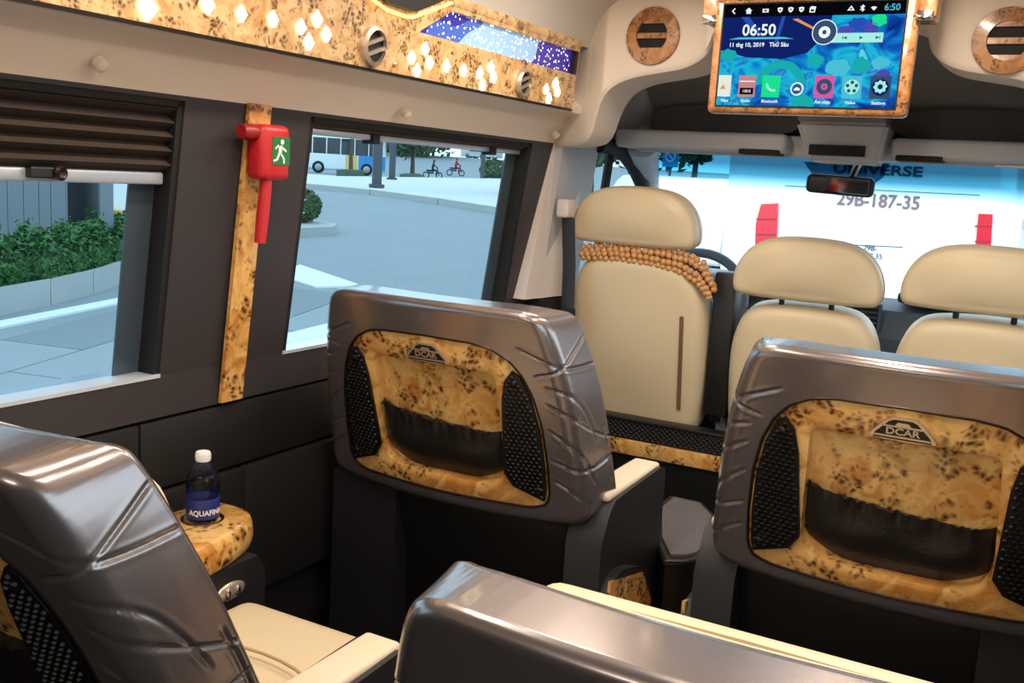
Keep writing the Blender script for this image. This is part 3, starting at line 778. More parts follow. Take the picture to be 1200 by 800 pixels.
# ================================================================== PARTITION, STEP, CAB
PYW = 2.84
zA = PY(707, 509, PYW).z; zM = PY(705, 487, PYW).z
pt = empty('partition', (XC, PYW, 0)); tag(pt, 'low black partition with mesh strip and burl band behind the front seats', 'partition')
MB().box((-HW-.0+.01, 0, 0), (HW-.01, .06, zA-.045)).build('lower_panel', 'base_vinyl', pt)
MB().rbox((-HW+.01, -.012, zA-.047), (HW-.01, .05, zA), .005, 2).build('burl_band', 'burl', pt, True)
MB().box((-HW+.01, 0, zA), (HW-.01, .05, zM)).build('mesh_backing', 'matte_black', pt)
m = MB(); z = zA+.008; k = 0
while z < zM-.004:
    x = -HW+.02+(.009 if k % 2 else 0)
    while x < .55:
        m.add([(x-.008, -.0005, z), (x, -.0005, z-.0045), (x+.008, -.0005, z), (x, -.0005, z+.0045), (x, -.005, z)], [(0, 1, 4), (1, 2, 4), (2, 3, 4), (3, 0, 4)]); x += .018
    z += .0075; k += 1
tag(m.build('mesh_strip', 'base_vinyl', pt), kind='stuff')
MB().rbox((-HW+.01, -.004, zM-.004), (HW-.01, .055, zM+.008), .004, 2).build('top_rail', 'black_plastic', pt, True)
# carpeted step
a, b_ = PZ(778, 578, .34), PZ(838, 590, .34)
sb = empty('floor_step', (-.72, 2.5, 0)); tag(sb, 'low carpet topped step box on the aisle floor', 'step')
c4 = [PZ(770, 575, .34), PZ(838, 590, .34), PZ(826, 640, .34), PZ(812, 655, .34), PZ(770, 655, .34)]
base = Vector(sb.location); pts = chaikin([Vector((p.x-base.x, p.y-base.y)) for p in c4], 1)
MB().prism([tuple(p) for p in pts], lambda a, b, d: (a, b, d), .0, .328).build('box', 'black_plastic', sb, True, 40)
q = MB(); q.prism([(p.x*.9, p.y*.9) for p in pts], lambda a, b, d: (a, b, d), .326, .334); q.build('carpet_top', 'carpet_step', sb)
MB().tube([(p.x*.98, p.y*.98, .327) for p in pts]+[(pts[0].x*.98, pts[0].y*.98, .327)], .008, 8, False).build('edge_trim', 'black_plastic', sb, True)

# cab floor, side walls, roof, bulkhead
o = MB().box((XC-HW-.03, PYW+.05, -.06), (XC+HW+.03, 4.1, .28)).build('floor_cab', 'carpet'); tag(o, 'raised dark cab floor under the front seats', 'floor', kind='structure')
def cab_side(s, name):
    def X(z): return XC + s*(.79 - max(0, z-H+.45)*.10)
    m = MB(); T = .05
    def quad(pts):
        m.prism(pts, lambda a, b, d: (X(b)+s*d, a, b), 0, T)
    quad([(2.74, 0), (4.05, 0), (4.05, .62), (2.74, .70)])                      # door below the glass
    quad([(2.74, .70), (3.0, .69), (3.0, 1.26), (2.74, 1.26)])                  # pillar core
    quad([(2.74, 1.255), (3.02, 1.255), (3.30, 1.265), (3.40, 1.30), (3.30, 1.50), (2.74, 1.60)])
    o = m.build(name, 'cab_grey'); tag(o, 'grey cab side with door window on the driver side' if s < 0 else 'grey cab side on the passenger side', 'wall', kind='structure')
    q = MB(); q.add([(X(.69)+s*.03, 2.98, .69), (X(.62)+s*.03, 4.05, .62), (X(.70)+s*.03, 4.02, .70), (X(1.27)+s*.03, 3.32, 1.27), (X(1.26)+s*.03, 2.98, 1.26)], [(0, 1, 2, 3, 4)])
    q.build('pane', 'glass_side', o, fix=False)
    # rubber seal round the door glass and its divider
    MB().tube([(X(1.25)-s*.005, y, z) for y, z in ((2.99, 1.262), (3.10, 1.262), (3.20, 1.245), (3.30, 1.205), (3.40, 1.14), (3.50, 1.05), (3.62, .92))], .026, 10).build('window_seal', 'matte_black', o, True)
    MB().tube([(X(1.0)-s*.008, y, z) for y, z in ((3.14, 1.25), (3.11, 1.10), (3.08, .68))], .016, 8).build('window_divider', 'matte_black', o, True)
    # A pillar
    MB().tube([(XC+s*.665, 3.20, 1.285), (XC+s*.70, 3.32, 1.235), (XC+s*.775, 3.58, 1.11), (XC+s*.84, 3.95, .82), (XC+s*.85, 4.05, .70)], [.06, .05, .045, .05, .05], 12).build('pillar_trim', 'cab_grey', o, True)
    # upper corner trim joining arch, bulkhead and pillar
    m = MB(); rows = []
    for (y, k) in ((2.78, 0), (2.95, .0), (3.10, .02), (3.22, .06), (3.255, .15)):
        rows.append([(XC+s*(.765-k), y, 1.27), (XC+s*(.735-k), y, 1.36), (XC+s*(.68-k), y, 1.44), (XC+s*(.58-k), y, 1.52), (XC+s*(.45-k), y, 1.57)])
    m.grid(rows); m.build('corner_trim', 'cab_grey', o, True, 60)
    return o
cl = cab_side(-1, 'wall_cab_left'); cab_side(1, 'wall_cab_right')
m = MB(); rows = []
prof = [(2.78, 1.585), (2.95, 1.57), (3.08, 1.51), (3.18, 1.42), (3.235, 1.34), (3.25, 1.30)]
rows = [[(XC+.63*u, y, z-.03*abs(u)**4) for u in (-1, -.9, -.75, -.5, -.25, 0, .25, .5, .75, .9, 1)] for y, z in prof]
m.grid(rows); o = m.build('ceiling_cab', 'cab_cloth', None, True, 60); tag(o, 'dark grey cloth cab roof curving down to the windscreen', 'ceiling', kind='structure')
MB().box((XC-.85, 2.70, 1.86), (XC+.85, 3.5, 1.90)).build('outer_roof', 'matte_black', o)
MB().box((XC-.80, 3.25, 1.30), (XC+.80, 3.34, 1.88)).build('outer_front', 'matte_black', o)
# overhead shelf with visors
sh = empty('cab_shelf', (XC, 3.1, H+.14)); tag(sh, 'grey overhead shelf lip with sun visors above the windscreen', 'shelf')
for s in (-1, 1):
    MB().rbox((min(s*.15, s*.705), -.05, -.030), (max(s*.15, s*.705), .15, .028), .016, 4).build('shelf_lip', 'cab_grey', sh, True)
    MB().rbox((min(s*.16, s*.655), .02, -.040), (max(s*.16, s*.655), .05, -.026), .012, 3).build('sun_visor', 'cab_grey', sh, True)
    MB().rbox((min(s*.165, s*.29), -.0535, -.036), (max(s*.165, s*.29), .02, -.020), .003, 1).build('visor_notch', 'matte_black', sh)
    # dark storage tray behind the lip
    m = MB(); m.prism([tuple(p) for p in chaikin([Vector(q) for q in ((s*.13, .02), (s*.60, .02), (s*.63, .05), (s*.60, .115), (s*.13, .12))], 2)], lambda a, b, d: (a, d, b), .045, .12); m.build('storage_tray', 'cab_dark', sh, True, 40)
MB().rbox((.42, -.002+.019, -.038), (.52, .019+.02, -.031), .003, 1).build('visor_label', 'white_paint', sh)
MB().rbox((-.17, .03, -.036), (.17, .15, .028), .012, 2).build('centre_lip', 'cab_grey', sh, True)
# roof console with black display
rc = empty('roof_console', (XC+.0, 3.04, H+.15)); tag(rc, 'grey trapezoid roof console with black display strip', 'console')
x0, x1 = PY(933, 145, 3.04).x-XC, PY(1043, 148, 3.04).x-XC; x2, x3 = PY(947, 190, 3.04).x-XC, PY(1029, 193, 3.04).x-XC
zt_, zb_ = PY(985, 143, 3.04).z-H-.15, PY(985, 191, 3.04).z-H-.15
m = MB(); m.hprism([(x2, 0, zb_), (x3, 0, zb_), (x3, .15, zb_), (x2, .15, zb_), (x0, -.02, zt_), (x1, -.02, zt_), (x1, .15, zt_), (x0, .15, zt_)])
b2 = bmesh.new(); b2.from_mesh(m.mesh('t')); bmesh.ops.bevel(b2, geom=b2.edges[:], offset=.012, segments=3, affect='EDGES'); MB().bm(b2).build('housing', 'cab_grey', rc, True)
pA, pB = PY(949, 169, 3.03), PY(1013, 184, 3.03)
MB().box((pA.x-XC, -.016, pB.z-H-.15), (pB.x-XC, .0, pA.z-H-.15)).build('display', 'matte_black', rc)
MB().box((x0+.01, -.024, zt_+.0), (x1-.01, .12, zt_+.030)).build('console_top', 'cab_cloth', rc)

# windscreen: bowed pane whose upper edge is tinted blue
m = bpy.data.materials.new('glass_windscreen'); m.use_nodes = True; MATS['glass_windscreen'] = m
n = m.node_tree.nodes; l = m.node_tree.links; n.remove(n['Principled BSDF'])
tc = n.new('ShaderNodeTexCoord'); sp = n.new('ShaderNodeSeparateXYZ'); l.new(tc.outputs['Object'], sp.inputs[0])
mr = n.new('ShaderNodeMapRange'); mr.inputs[1].default_value = H-.01; mr.inputs[2].default_value = H+.085; l.new(sp.outputs['Z'], mr.inputs[0])
rp = n.new('ShaderNodeValToRGB'); rp.color_ramp.elements[0].color = (.88, .95, .97, 1); rp.color_ramp.elements[1].color = (.02, .09, .15, 1)
x = rp.color_ramp.elements.new(.38); x.color = (.26, .56, .70, 1); x = rp.color_ramp.elements.new(.62); x.color = (.05, .24, .36, 1)
l.new(mr.outputs[0], rp.inputs[0]); tr = n.new('ShaderNodeBsdfTransparent'); l.new(rp.outputs[0], tr.inputs[0]); l.new(tr.outputs[0], n['Material Output'].inputs[0])
rows = []
for k in range(7):
    f = k/6; y = 3.27+f*.80; z = H+.125-f*.60; hwid = .70+f*.16
    rows.append([(XC+hwid*u, y+.16*(1-u*u), z) for u in [-1+i/8 for i in range(17)]])
ws = MB().grid(rows).build('window_5', 'glass_windscreen', None, True, fix=False); tag(ws, 'wide windscreen with a blue tinted upper band', 'window', kind='structure')
# mirror and its dotted glass patch
pm = PY(984, 217, 3.22); mi = empty('rear_view_mirror', pm); tag(mi, 'black rear view mirror hanging at the top of the windscreen', 'mirror')
M_ = Matrix.Rotation(R(2), 4, 'Y')
MB().rbox((-.103, -.012, -.030), (.103, .022, .030), .017, 4, M_).build('mirror_frame', 'black_plastic', mi, True)
MB().rbox((-.093, -.015, -.023), (.093, -.011, .023), .0019, 1, M_ @ Matrix.Rotation(R(-6), 4, 'Z')).build('mirror_glass', 'mirror_glass', mi)
MB().tube([(.03, .01, .02), (.035, .04, .05), (.035, .10, .075)], .012, 8).build('mirror_arm', 'black_plastic', mi, True)
pp = [PY(945, 190, 3.36), PY(1045, 192, 3.36), PY(1036, 208, 3.36), PY(1022, 217, 3.36), PY(955, 207, 3.36)]
MB().prism([(p.x-pm.x, p.z-pm.z) for p in pp], lambda a, b, d: (a, 3.36-3.22+d - b*.6, b), 0, .004).build('mount_cover', 'glass_dots', mi)

# dashboard
db = empty('dashboard', (XC, 3.5, .28)); tag(db, 'dark grey dashboard under the windscreen with air vents', 'dashboard')
pr = [(3.52, .28), (3.47, .60), (3.45, H-.46), (3.48, H-.37), (3.56, H-.335), (3.80, H-.36), (4.05, H-.46), (4.05, .28)]
MB().prism(pr, lambda a, b, d: (d, a-3.5, b-.28), -.80, .80).build('dash_body', 'dash', db, True, 30)
MB().rbox((-.72, -.10, H-.38-.28), (-.28, .18, H-.30-.28), .05, 5).build('instrument_hood', 'dash', db, True)
MB().rbox((.17, -.08, H-.335-.28), (.42, .10, H-.30-.28), .012, 3).build('dash_tray', 'dash_vent', db, True)
for xv in (.075, -.22, .62):
    fr = MB().rbox((xv-.05, -.065, H-.445-.28), (xv+.05, -.03, H-.345-.28), .01, 3).build('vent_frame', 'dash', db, True)
    MB().rbox((xv-.042, -.067, H-.437-.28), (xv+.042, -.063, H-.353-.28), .001, 1).build('vent_throat', 'matte_black', db)
    for k in range(5): MB().box((xv-.04, -.072, H-.430-.28+k*.017), (xv+.04, -.062, H-.426-.28+k*.017)).build('vent_slat', 'dash', db)
# steering wheel
swc = Vector((-1.085, 3.33, H-.40)); sw = empty('steering_wheel', swc); tag(sw, 'dark steering wheel ahead of the driver seat', 'steering wheel')
Mr = Matrix.Rotation(R(-28), 4, 'X')
MB().tube([Mr @ Vector((.19*math.cos(t), 0, .19*math.sin(t))) for t in [2*math.pi*k/40 for k in range(41)]], .017, 10, False).build('rim', 'dash', sw, True)
MB().lathe([(.07, -.02), (.075, 0), (.06, .02), (.001, .025)], 20, Mr @ Matrix.Rotation(R(90), 4, 'X')).build('hub', 'dash', sw, True)
for t in (0, 180, 270): MB().tube([Mr @ Vector((.05*math.cos(R(t)), .005, .05*math.sin(R(t)))), Mr @ Vector((.185*math.cos(R(t)), 0, .185*math.sin(R(t))))], [.022, .014], 8).build('spoke', 'dash', sw, True)
MB().tube([(0, .04, -.02), (0, .20, -.10)], .035, 10).build('column', 'dash', sw, True)

# B pillar cover with belt
bp0, bp1 = [PX(650, 168, -1.352), PX(690, 166, -1.335)], [PX(615, 351, -1.375), PX(659, 350, -1.345)]
bpz = empty('pillar_cover', (-1.36, 2.75, bp1[0].z)); tag(bpz, 'beige pillar cover beside the driver seat', 'pillar'); base = Vector(bpz.location)
rows = []
for f in (0, .25, .5, .75, 1):
    a = bp1[0]*(1-f)+bp0[0]*f; b_ = bp1[1]*(1-f)+bp0[1]*f; a.z = b_.z = bp1[0].z*(1-f)+bp0[0].z*f
    rows.append([a+Vector((-.04, .0, 0))-base, a-base, b_-base, b_+Vector((-.03, .05, 0))-base])
MB().grid(rows).build('cover', 'pillar_beige', bpz)
MB().box((-.055, -.03, -.46), (.01, .26, -.005)).build('lower_cover', 'base_vinyl', bpz)
pb = PX(663, 247, -1.31)
MB().rbox(pb-base+Vector((-.02, -.03, -.02)), pb-base+Vector((.02, .03, .035)), .008, 3).build('belt_guide', 'pillar_beige', bpz, True)
bl = empty('seat_belt', pb+Vector((.01, 0, -.02))); tag(bl, 'dark seat belt strap hanging from the pillar cover', 'seat belt')
pe = PX(662, 360, -1.30)-pb
MB().tube([(0, 0, 0), (pe.x*.5+.0, pe.y*.5+.01, pe.z*.5), (pe.x, pe.y, pe.z)], .022, 8, True, .22).build('strap', 'belt', bl, True)
MB().rbox((pe.x-.02, pe.y-.02, pe.z-.03), (pe.x+.02, pe.y+.02, pe.z+.02), .006, 2).build('anchor', 'matte_black', bl, True)
pc = PX(684, 163, -1.30); MB().lathe([(.020, -.03), (.020, .02), (.016, .026), (.001, .027)], 16, Matrix.Rotation(R(90), 4, 'Y'), pc-base).build('top_knob', 'headliner', bpz, True)

# ================================================================== MONITOR
MY = 2.40
mo = empty('roof_monitor', (XC+.04, MY, H+.28)); tag(mo, 'roof hung monitor in burl frame showing an underwater home screen', 'monitor'); base = Vector(mo.location)
c0, c1, c2, c3 = PY(827, 131, MY), PY(1063, 139, MY), PY(1079, -8, MY), PY(840, -14, MY)
xa, xb = (c0.x+c3.x)/2, (c1.x+c2.x)/2; za, zb2 = (c0.z+c1.z)/2, (c0.z+c1.z)/2+.268
s0, s1 = PY(840, 122, MY), PY(1048, 128, MY); sx0, sx1 = PY(845, 60, MY).x, PY(1056, 60, MY).x; sz0 = (s0.z+s1.z)/2; sz1 = PY(955, 3, MY).z
MB().rbox(Vector((xa, MY, za))-base, Vector((xb, MY+.045, zb2))-base, .014, 4).build('frame', 'burl_frame', mo, True)
MB().box(Vector((sx0-.004, MY-.001, sz0-.004))-base, Vector((sx1+.004, MY+.01, sz1+.004))-base).build('bezel', 'matte_black', mo)
for s in (-1, 1):
    xx = xa-.012 if s < 0 else xb+.012
    MB().rbox(Vector((xx-.022, MY+.01, zb2-.055))-base, Vector((xx+.022, MY+.10, zb2+.05))-base, .008, 3).build('bracket', 'burl_frame', mo, True)
    MB().rbox(Vector((xx-.018, MY-.002, zb2-.06))-base, Vector((xx+.018, MY+.012, zb2-.038))-base, .004, 2).build('hinge', 'chrome', mo, True)
MB().rbox(Vector((xa-.03, MY+.05, zb2))-base, Vector((xb+.03, MY+.16, 1.70))-base, .01, 2).build('housing', 'burl_frame', mo, True)
# screen picture: emissive sea scene
m = bpy.data.materials.new('screen_sea'); m.use_nodes = True; MATS['screen_sea'] = m
n = m.node_tree.nodes; l = m.node_tree.links; n.remove(n['Principled BSDF'])
tc = n.new('ShaderNodeTexCoord'); mp = n.new('ShaderNodeMapping'); l.new(tc.outputs['Object'], mp.inputs[0]); mp.inputs['Scale'].default_value = (1, 1, 1.5)
no = n.new('ShaderNodeTexNoise'); no.inputs['Scale'].default_value = 13; no.inputs['Detail'].default_value = 6; no.inputs['Distortion'].default_value = 1.0; l.new(mp.outputs[0], no.inputs[0])
rp = n.new('ShaderNodeValToRGB'); e = rp.color_ramp.elements
e[0].position = .30; e[0].color = lin(4, 24, 100); e[1].position = .74; e[1].color = lin(90, 235, 225)
for ps, cc in ((.38, (16, 78, 172)), (.46, (16, 128, 205)), (.54, (30, 188, 215)), (.62, (36, 105, 200))): q = e.new(ps); q.color = lin(*cc)
l.new(no.outputs[0], rp.inputs[0]); em = n.new('ShaderNodeEmission'); em.inputs[1].default_value = 1.0; l.new(rp.outputs[0], em.inputs[0]); l.new(em.outputs[0], n['Material Output'].inputs[0])
SW, SH = sx1-sx0, sz1-sz0
def S(u, v, d=0): return Vector((sx0+SW*u, MY-.0015-d, sz0+SH*v))-base       # u right, v up, both 0..1
def spoly(nm, mt, pts, d, th=.0003):
    q = MB(); k = len(pts); q.add([S(a, b, d) for a, b in pts] + [S(a, b, d+th) for a, b in pts], [tuple(range(k)), tuple(range(k, 2*k))[::-1]] + [(i, (i+1) % k, k+(i+1) % k, k+i) for i in range(k)]); return q.build(nm, mt, mo)
def rect(u0, v0, u1, v1): return [(u0, v0), (u1, v0), (u1, v1), (u0, v1)]
def disc(u, v, r, n=20, a0=0, a1=360): return [(u+r*math.cos(R(a0+(a1-a0)*i/n)), v+r*SW/SH*math.sin(R(a0+(a1-a0)*i/n))) for i in range(n if a1-a0 == 360 else n+1)]
def ring_arc(u, v, r0, r1, a0, a1, n=20): return disc(u, v, r1, n, a0, a1) + disc(u, v, r0, n, a0, a1)[::-1]
emis('scr_black', (14, 12, 18), .6); emis('scr_white', (240, 250, 255), 1.0); emis('scr_teal', (30, 190, 190), .8); emis('scr_deep', (20, 40, 120), .7); emis('scr_blue', (40, 90, 200), .8)
emis('scr_green', (30, 235, 150), .9); emis('scr_pink', (235, 90, 170), .9); emis('scr_cyan', (80, 200, 225), .9); emis('scr_paper', (235, 240, 225), .95); emis('scr_rose', (215, 150, 150), .8)
emis('scr_slate', (60, 90, 120), .8); emis('scr_mint', (170, 245, 230), .95); emis('scr_orange', (235, 160, 90), .9); emis('scr_violet', (90, 80, 200), .8)
spoly('screen', 'screen_sea', rect(0, 0, 1, 1), 0)
spoly('sea_depth', 'scr_deep', [(0, .55), (.0, .88), (.62, .88), (.60, .70), (.50, .52), (.36, .46), (.15, .48)], .0004)
spoly('light_ray', 'scr_orange', [(.40, .845), (.43, .85), (.55, .74), (.53, .735)], .0008)
spoly('mast', 'scr_blue', [(.10, .88), (.15, .88), (.22, .72), (.20, .70)], .0008); spoly('mast', 'scr_blue', [(.34, .88), (.36, .88), (.33, .62), (.31, .62)], .0008)
spoly('sunken_wheel', 'scr_teal', ring_arc(.365, .19, .10, .145, 10, 170), .0008)
for a, b_, r_, mt in ((.70, .72, .05, 'scr_violet'), (.76, .78, .055, 'scr_blue'), (.83, .74, .05, 'scr_violet'), (.87, .82, .045, 'scr_green'), (.55, .45, .05, 'scr_teal'), (.68, .38, .07, 'scr_cyan'), (.80, .40, .06, 'scr_teal'), (.90, .42, .05, 'scr_cyan'), (.50, .03, .07, 'scr_teal'), (.92, .30, .05, 'scr_violet'), (.05, .50, .05, 'scr_teal')):
    random.seed(int(a*1000)); k = 18
    spoly('coral', mt, [(a+r_*(.75+.35*random.random())*math.cos(2*math.pi*i/k), max(.005, b_+r_*1.3*(.75+.35*random.random())*math.sin(2*math.pi*i/k))) for i in range(k)], .0006)
spoly('status_bar', 'scr_black', rect(0, .875, 1, 1), .0009)
RX = Matrix.Rotation(R(90), 4, 'X')
def stext(body, u, v, size, mt='scr_white', bold=0.0, align='CENTER'):
    return text('screen_text', body, size*SH, mt, mo, Matrix.Translation(S(u, v, .0016)) @ RX, .0001, align, bold)
stext('06:50', .215, .74, .155, bold=.0006)
spoly('clock_line', 'scr_cyan', [(.04, .655), (.42, .655), (.36, .675), (.10, .675)], .0012)
stext('11 thg 10, 2019   Thứ Sáu', .22, .60, .058, bold=.0003)
stext('6:50', .93, .935, .085, 'scr_cyan', .0003)
spoly('icon_back', 'scr_white', [(.045, .935), (.062, .965), (.067, .958), (.053, .935), (.067, .912), (.062, .905)], .0012)
spoly('icon_home', 'scr_white', [(.125, .935), (.145, .965), (.165, .935), (.158, .935), (.158, .905), (.132, .905), (.132, .935)], .0012)
spoly('icon_card', 'scr_white', rect(.225, .915, .26, .95), .0012); spoly('icon_card_hole', 'scr_black', rect(.235, .925, .25, .94), .0014)
for u in (.325, .385, .445): spoly('icon_shield', 'scr_white', [(u-.015, .955), (u, .962), (u+.015, .955), (u+.012, .925), (u, .908), (u-.012, .925)], .0012); spoly('icon_tick', 'scr_black', rect(u-.004, .93, u+.004, .945), .0014)
spoly('icon_sim', 'scr_white', [(.49, .905), (.52, .905), (.525, .96), (.50, .965), (.49, .95)], .0012); spoly('icon_sim_hole', 'scr_black', rect(.497, .915, .515, .935), .0014)
spoly('icon_eject', 'scr_white', [(.695, .915), (.735, .915), (.715, .962)], .0012); spoly('icon_eject_hole', 'scr_black', [(.707, .922), (.723, .922), (.715, .945)], .0014)
spoly('icon_bluetooth', 'scr_white', [(.772, .905), (.778, .905), (.788, .922), (.779, .935), (.788, .95), (.778, .967), (.772, .967), (.772, .943), (.764, .955), (.761, .95), (.770, .935), (.761, .92), (.764, .916), (.772, .928)], .0012)
spoly('icon_wifi', 'scr_white', [(.835, .91)] + disc(.835, .91, .022, 8, 45, 135), .0012)
spoly('player_bar', 'scr_mint', rect(.60, .615, .90, .705), .0012)
spoly('record', 'scr_slate', disc(.585, .715, .068), .0013); spoly('record_edge', 'scr_white', ring_arc(.585, .715, .064, .069, 0, 359, 28), .0014); spoly('record_hub', 'scr_white', disc(.585, .715, .032), .0015); spoly('record_hole', 'scr_slate', disc(.585, .715, .012), .0017)
for u, k in ((.70, -1), (.785, 1), (.87, 1)): spoly('play_mark', 'scr_slate', [(u-.009*k, .645), (u-.009*k, .675), (u+.011*k, .66)], .0015)
for u in (.687, .883): spoly('skip_mark', 'scr_slate', rect(u-.002, .645, u+.002, .675), .0015)
apps = [(.035, .09, 'scr_paper', 'Navi'), (.175, .10, 'scr_rose', 'Radio'), (.315, .105, 'scr_green', 'Bluetooth'), (.615, .105, 'scr_pink', 'Âm nhạc'), (.765, .105, 'scr_cyan', 'Video'), (.915, .11, 'scr_slate', 'Settings')]
for u, wd, mt, lb in apps:
    u0 = max(.004, u-wd/2); u1 = min(.996, u+wd/2)
    spoly('app_tile', mt, rect(u0, .085, u1, .30), .0011); stext(lb, max(.05, min(.94, u)), .045, .042, 'scr_white', .0002)
spoly('app_mark', 'scr_orange', [(.015, .16), (.05, .16), (.035, .21)], .0013)
spoly('app_mark', 'scr_black', rect(.135, .11, .215, .175), .0013); stext('108.8', .175, .142, .04); spoly('app_mark', 'scr_white', rect(.13, .235, .22, .245), .0013)
spoly('app_mark', 'scr_mint', ring_arc(.33, .22, .032, .045, 180, 290, 12), .0013)
spoly('app_ring', 'scr_white', ring_arc(.465, .17, .030, .037, 0, 359, 24), .0011); spoly('app_mark', 'scr_slate', disc(.465, .17, .025), .0012); spoly('app_mark', 'scr_white', disc(.465, .155, .018, 12, 0, 180), .0013)
spoly('app_mark', 'scr_slate', disc(.615, .195, .043), .0013); spoly('app_mark', 'scr_pink', disc(.615, .195, .018), .0015); spoly('app_mark', 'scr_slate', disc(.615, .195, .006), .0017)
spoly('app_mark', 'scr_mint', disc(.765, .195, .040), .0013)
for k in range(5): spoly('reel_hole', 'scr_slate', disc(.765+.025*math.cos(R(90+72*k)), .195+.025*SW/SH*math.sin(R(90+72*k)), .010, 10), .0015)
spoly('app_mark', 'scr_deep', disc(.915, .195, .045), .0013)
spoly('gear', 'scr_mint', [(.915+(.030 if (i//2) % 2 else .036)*math.cos(2*math.pi*i/32), .20+(.030 if (i//2) % 2 else .036)*SW/SH*math.sin(2*math.pi*i/32)) for i in range(32)], .0015); spoly('gear_hole', 'scr_deep', disc(.915, .20, .014), .0017)

# ================================================================== FRONT SEATS
def pillow(outline, depth, n=72, bulge=.5):
    o = [Vector(p) for p in resample(chaikin(outline, 2), n)]; c = sum(o, Vector((0, 0)))/n; rows = []
    for k in range(17):
        t = -1 + 2*k/16; sc = (1-abs(t)**4.0)**.5 if abs(t) < 1 else 0
        ins = 1 - (1-max(sc, .0))*1.0
        y = depth/2*t*(1 - 0*sc)
        if abs(t) == 1: ins = .02
        rows.append([(c.x+(p.x-c.x)*(ins if ins > .02 else .02), y, c.y+(p.y-c.y)*(ins if ins > .02 else .02)) for p in o])
    # flatten: side rows keep the outline, end rows fill the faces
    return MB().grid(rows, True)
def cushion(outline, depth, r=.035, crown=.012, n=84):
    o = [Vector(p) for p in resample(chaikin(outline, 3), n)]; nor = []
    for i in range(n):
        t = (o[(i+1) % n]-o[i-1]).normalized(); nor.append(Vector((t.y, -t.x)))
    area = sum(o[i].x*o[(i+1) % n].y-o[(i+1) % n].x*o[i].y for i in range(n))
    if area < 0: nor = [-v for v in nor]
    c = sum(o, Vector((0, 0)))/n; rows = []
    xs_ = [p.x for p in o]; zs_ = [p.y for p in o]; cx_, cz_ = (max(xs_)+min(xs_))/2, (max(zs_)+min(zs_))/2; ex, ez = (max(xs_)-min(xs_))/2-r, (max(zs_)-min(zs_))/2-r
    def half(sgn):
        rs = []
        for f in (.0005, .15, .3, .45, .6, .75, .88, .96):
            q = [(c.x+(o[i].x-nor[i].x*r-c.x)*f, c.y+(o[i].y-nor[i].y*r-c.y)*f) for i in range(n)]
            rs.append([(x_, sgn*(depth/2+crown*max(0, 1-((x_-cx_)/ex)**2)*max(0, 1-((z_-cz_)/ez)**2)), z_) for x_, z_ in q])
        for k in range(6):
            a = math.pi/2*k/5; rs.append([(o[i].x-nor[i].x*r*(1-math.sin(a)), sgn*(depth/2-r*(1-math.cos(a))), o[i].y-nor[i].y*r*(1-math.sin(a))) for i in range(n)])
        return rs
    return MB().grid(half(-1)+half(1)[::-1], True)
def front_seat(nm, x, y, z0, ztop, hz0, hz1, wb, wh, label, wide=1.0, hy=0):
    root = empty(nm, (x, y, .28)); tag(root, label, 'seat')
    h = ztop-z0; w2 = wb/2
    ol = [(-w2*.86, 0), (w2*.86, 0), (w2*.98, h*.12), (w2, h*.45), (w2*.98, h*.72), (w2*.82, h*.93), (w2*.5, h), (-w2*.5, h), (-w2*.82, h*.93), (-w2*.98, h*.72), (-w2, h*.45), (-w2*.98, h*.12)]
    b = cushion([Vector(p) for p in ol], .13, .045, .015).build('backrest', 'cream', root, True, 70); b.location = (0, .02, z0-.28); b.rotation_euler = (R(9), 0, 0)
    hh = hz1-hz0; q2 = wh/2
    oh = [(-q2*.84, 0), (q2*.84, 0), (q2*.985, hh*.07), (q2, hh*.32), (q2*.93, hh*.60), (q2*.74, hh*.86), (q2*.4, hh), (-q2*.4, hh), (-q2*.74, hh*.86), (-q2*.93, hh*.60), (-q2, hh*.32), (-q2*.985, hh*.07)]
    hd = cushion([Vector(p) for p in oh], .10, .024, .016).build('headrest', 'cream', root, True, 70); hd.location = (hy, -.085, hz0-.28); hd.rotation_euler = (R(4), 0, 0)
    for s in (-1, 1): MB().tube([(s*.07+hy, -.07, ztop-.28-.05), (s*.07+hy, -.08, hz0-.28+.06)], .008, 8).build('headrest_post', 'black_plastic', root, True)
    sp_ = [(p[0]*1.0, p[1]) for p in oh]; ss = [tuple(v) for v in resample(chaikin([Vector(p) for p in sp_], 3), 60)]
    MB().tube([(a+0, .005, b2_) for a, b2_ in ss]+[(ss[0][0], .005, ss[0][1])], .0022, 5, False).build('piping', 'cream_seam', hd, True)
    MB().rbox((-wb/2+.005, .03, .14), (wb/2-.005, .30, .30), .04, 4).build('seat_cushion', 'cream', root, True)
    MB().rbox((-wb/2+.03, .06, 0), (wb/2-.03, .28, .15), .01, 2).build('seat_base', 'base_vinyl', root, True)
    return root, b
YD = 2.96
z = lambda px, py, y=YD: PY(px, py, y).z
ds, dsb = front_seat('driver_seat', -1.108, YD, z(760, 500), z(750, 290), z(755, 288, YD-.08), z(752, 219, YD-.08), .455, .405, 'cream leather driver seat wearing a wooden bead cover', hy=-.015)
MB().rbox((.155, -.0735, .10), (.167, -.066, .40), .002, 1).build('side_stripe', 'brown_stripe', dsb)
MB().tube([(-.18, -.068, .045), (0, -.075, .04), (.18, -.068, .045)], .003, 6).build('lower_seam', 'cream_seam', dsb)
MB().rbox((.232, -.05, .18), (.30, .03, .62), .008, 2).build('side_armrest', 'black_plastic', ds, True)
xm = (PY(862, 400, YD).x+PY(1037, 400, YD).x)/2
front_seat('passenger_seat', xm, YD, .40, z(955, 352), z(955, 353, YD-.08), z(945, 278, YD-.08), .43, .415, 'cream leather middle passenger seat next to the driver')
xr = xm+PY(1060, 335, YD).x-PY(868, 330, YD).x
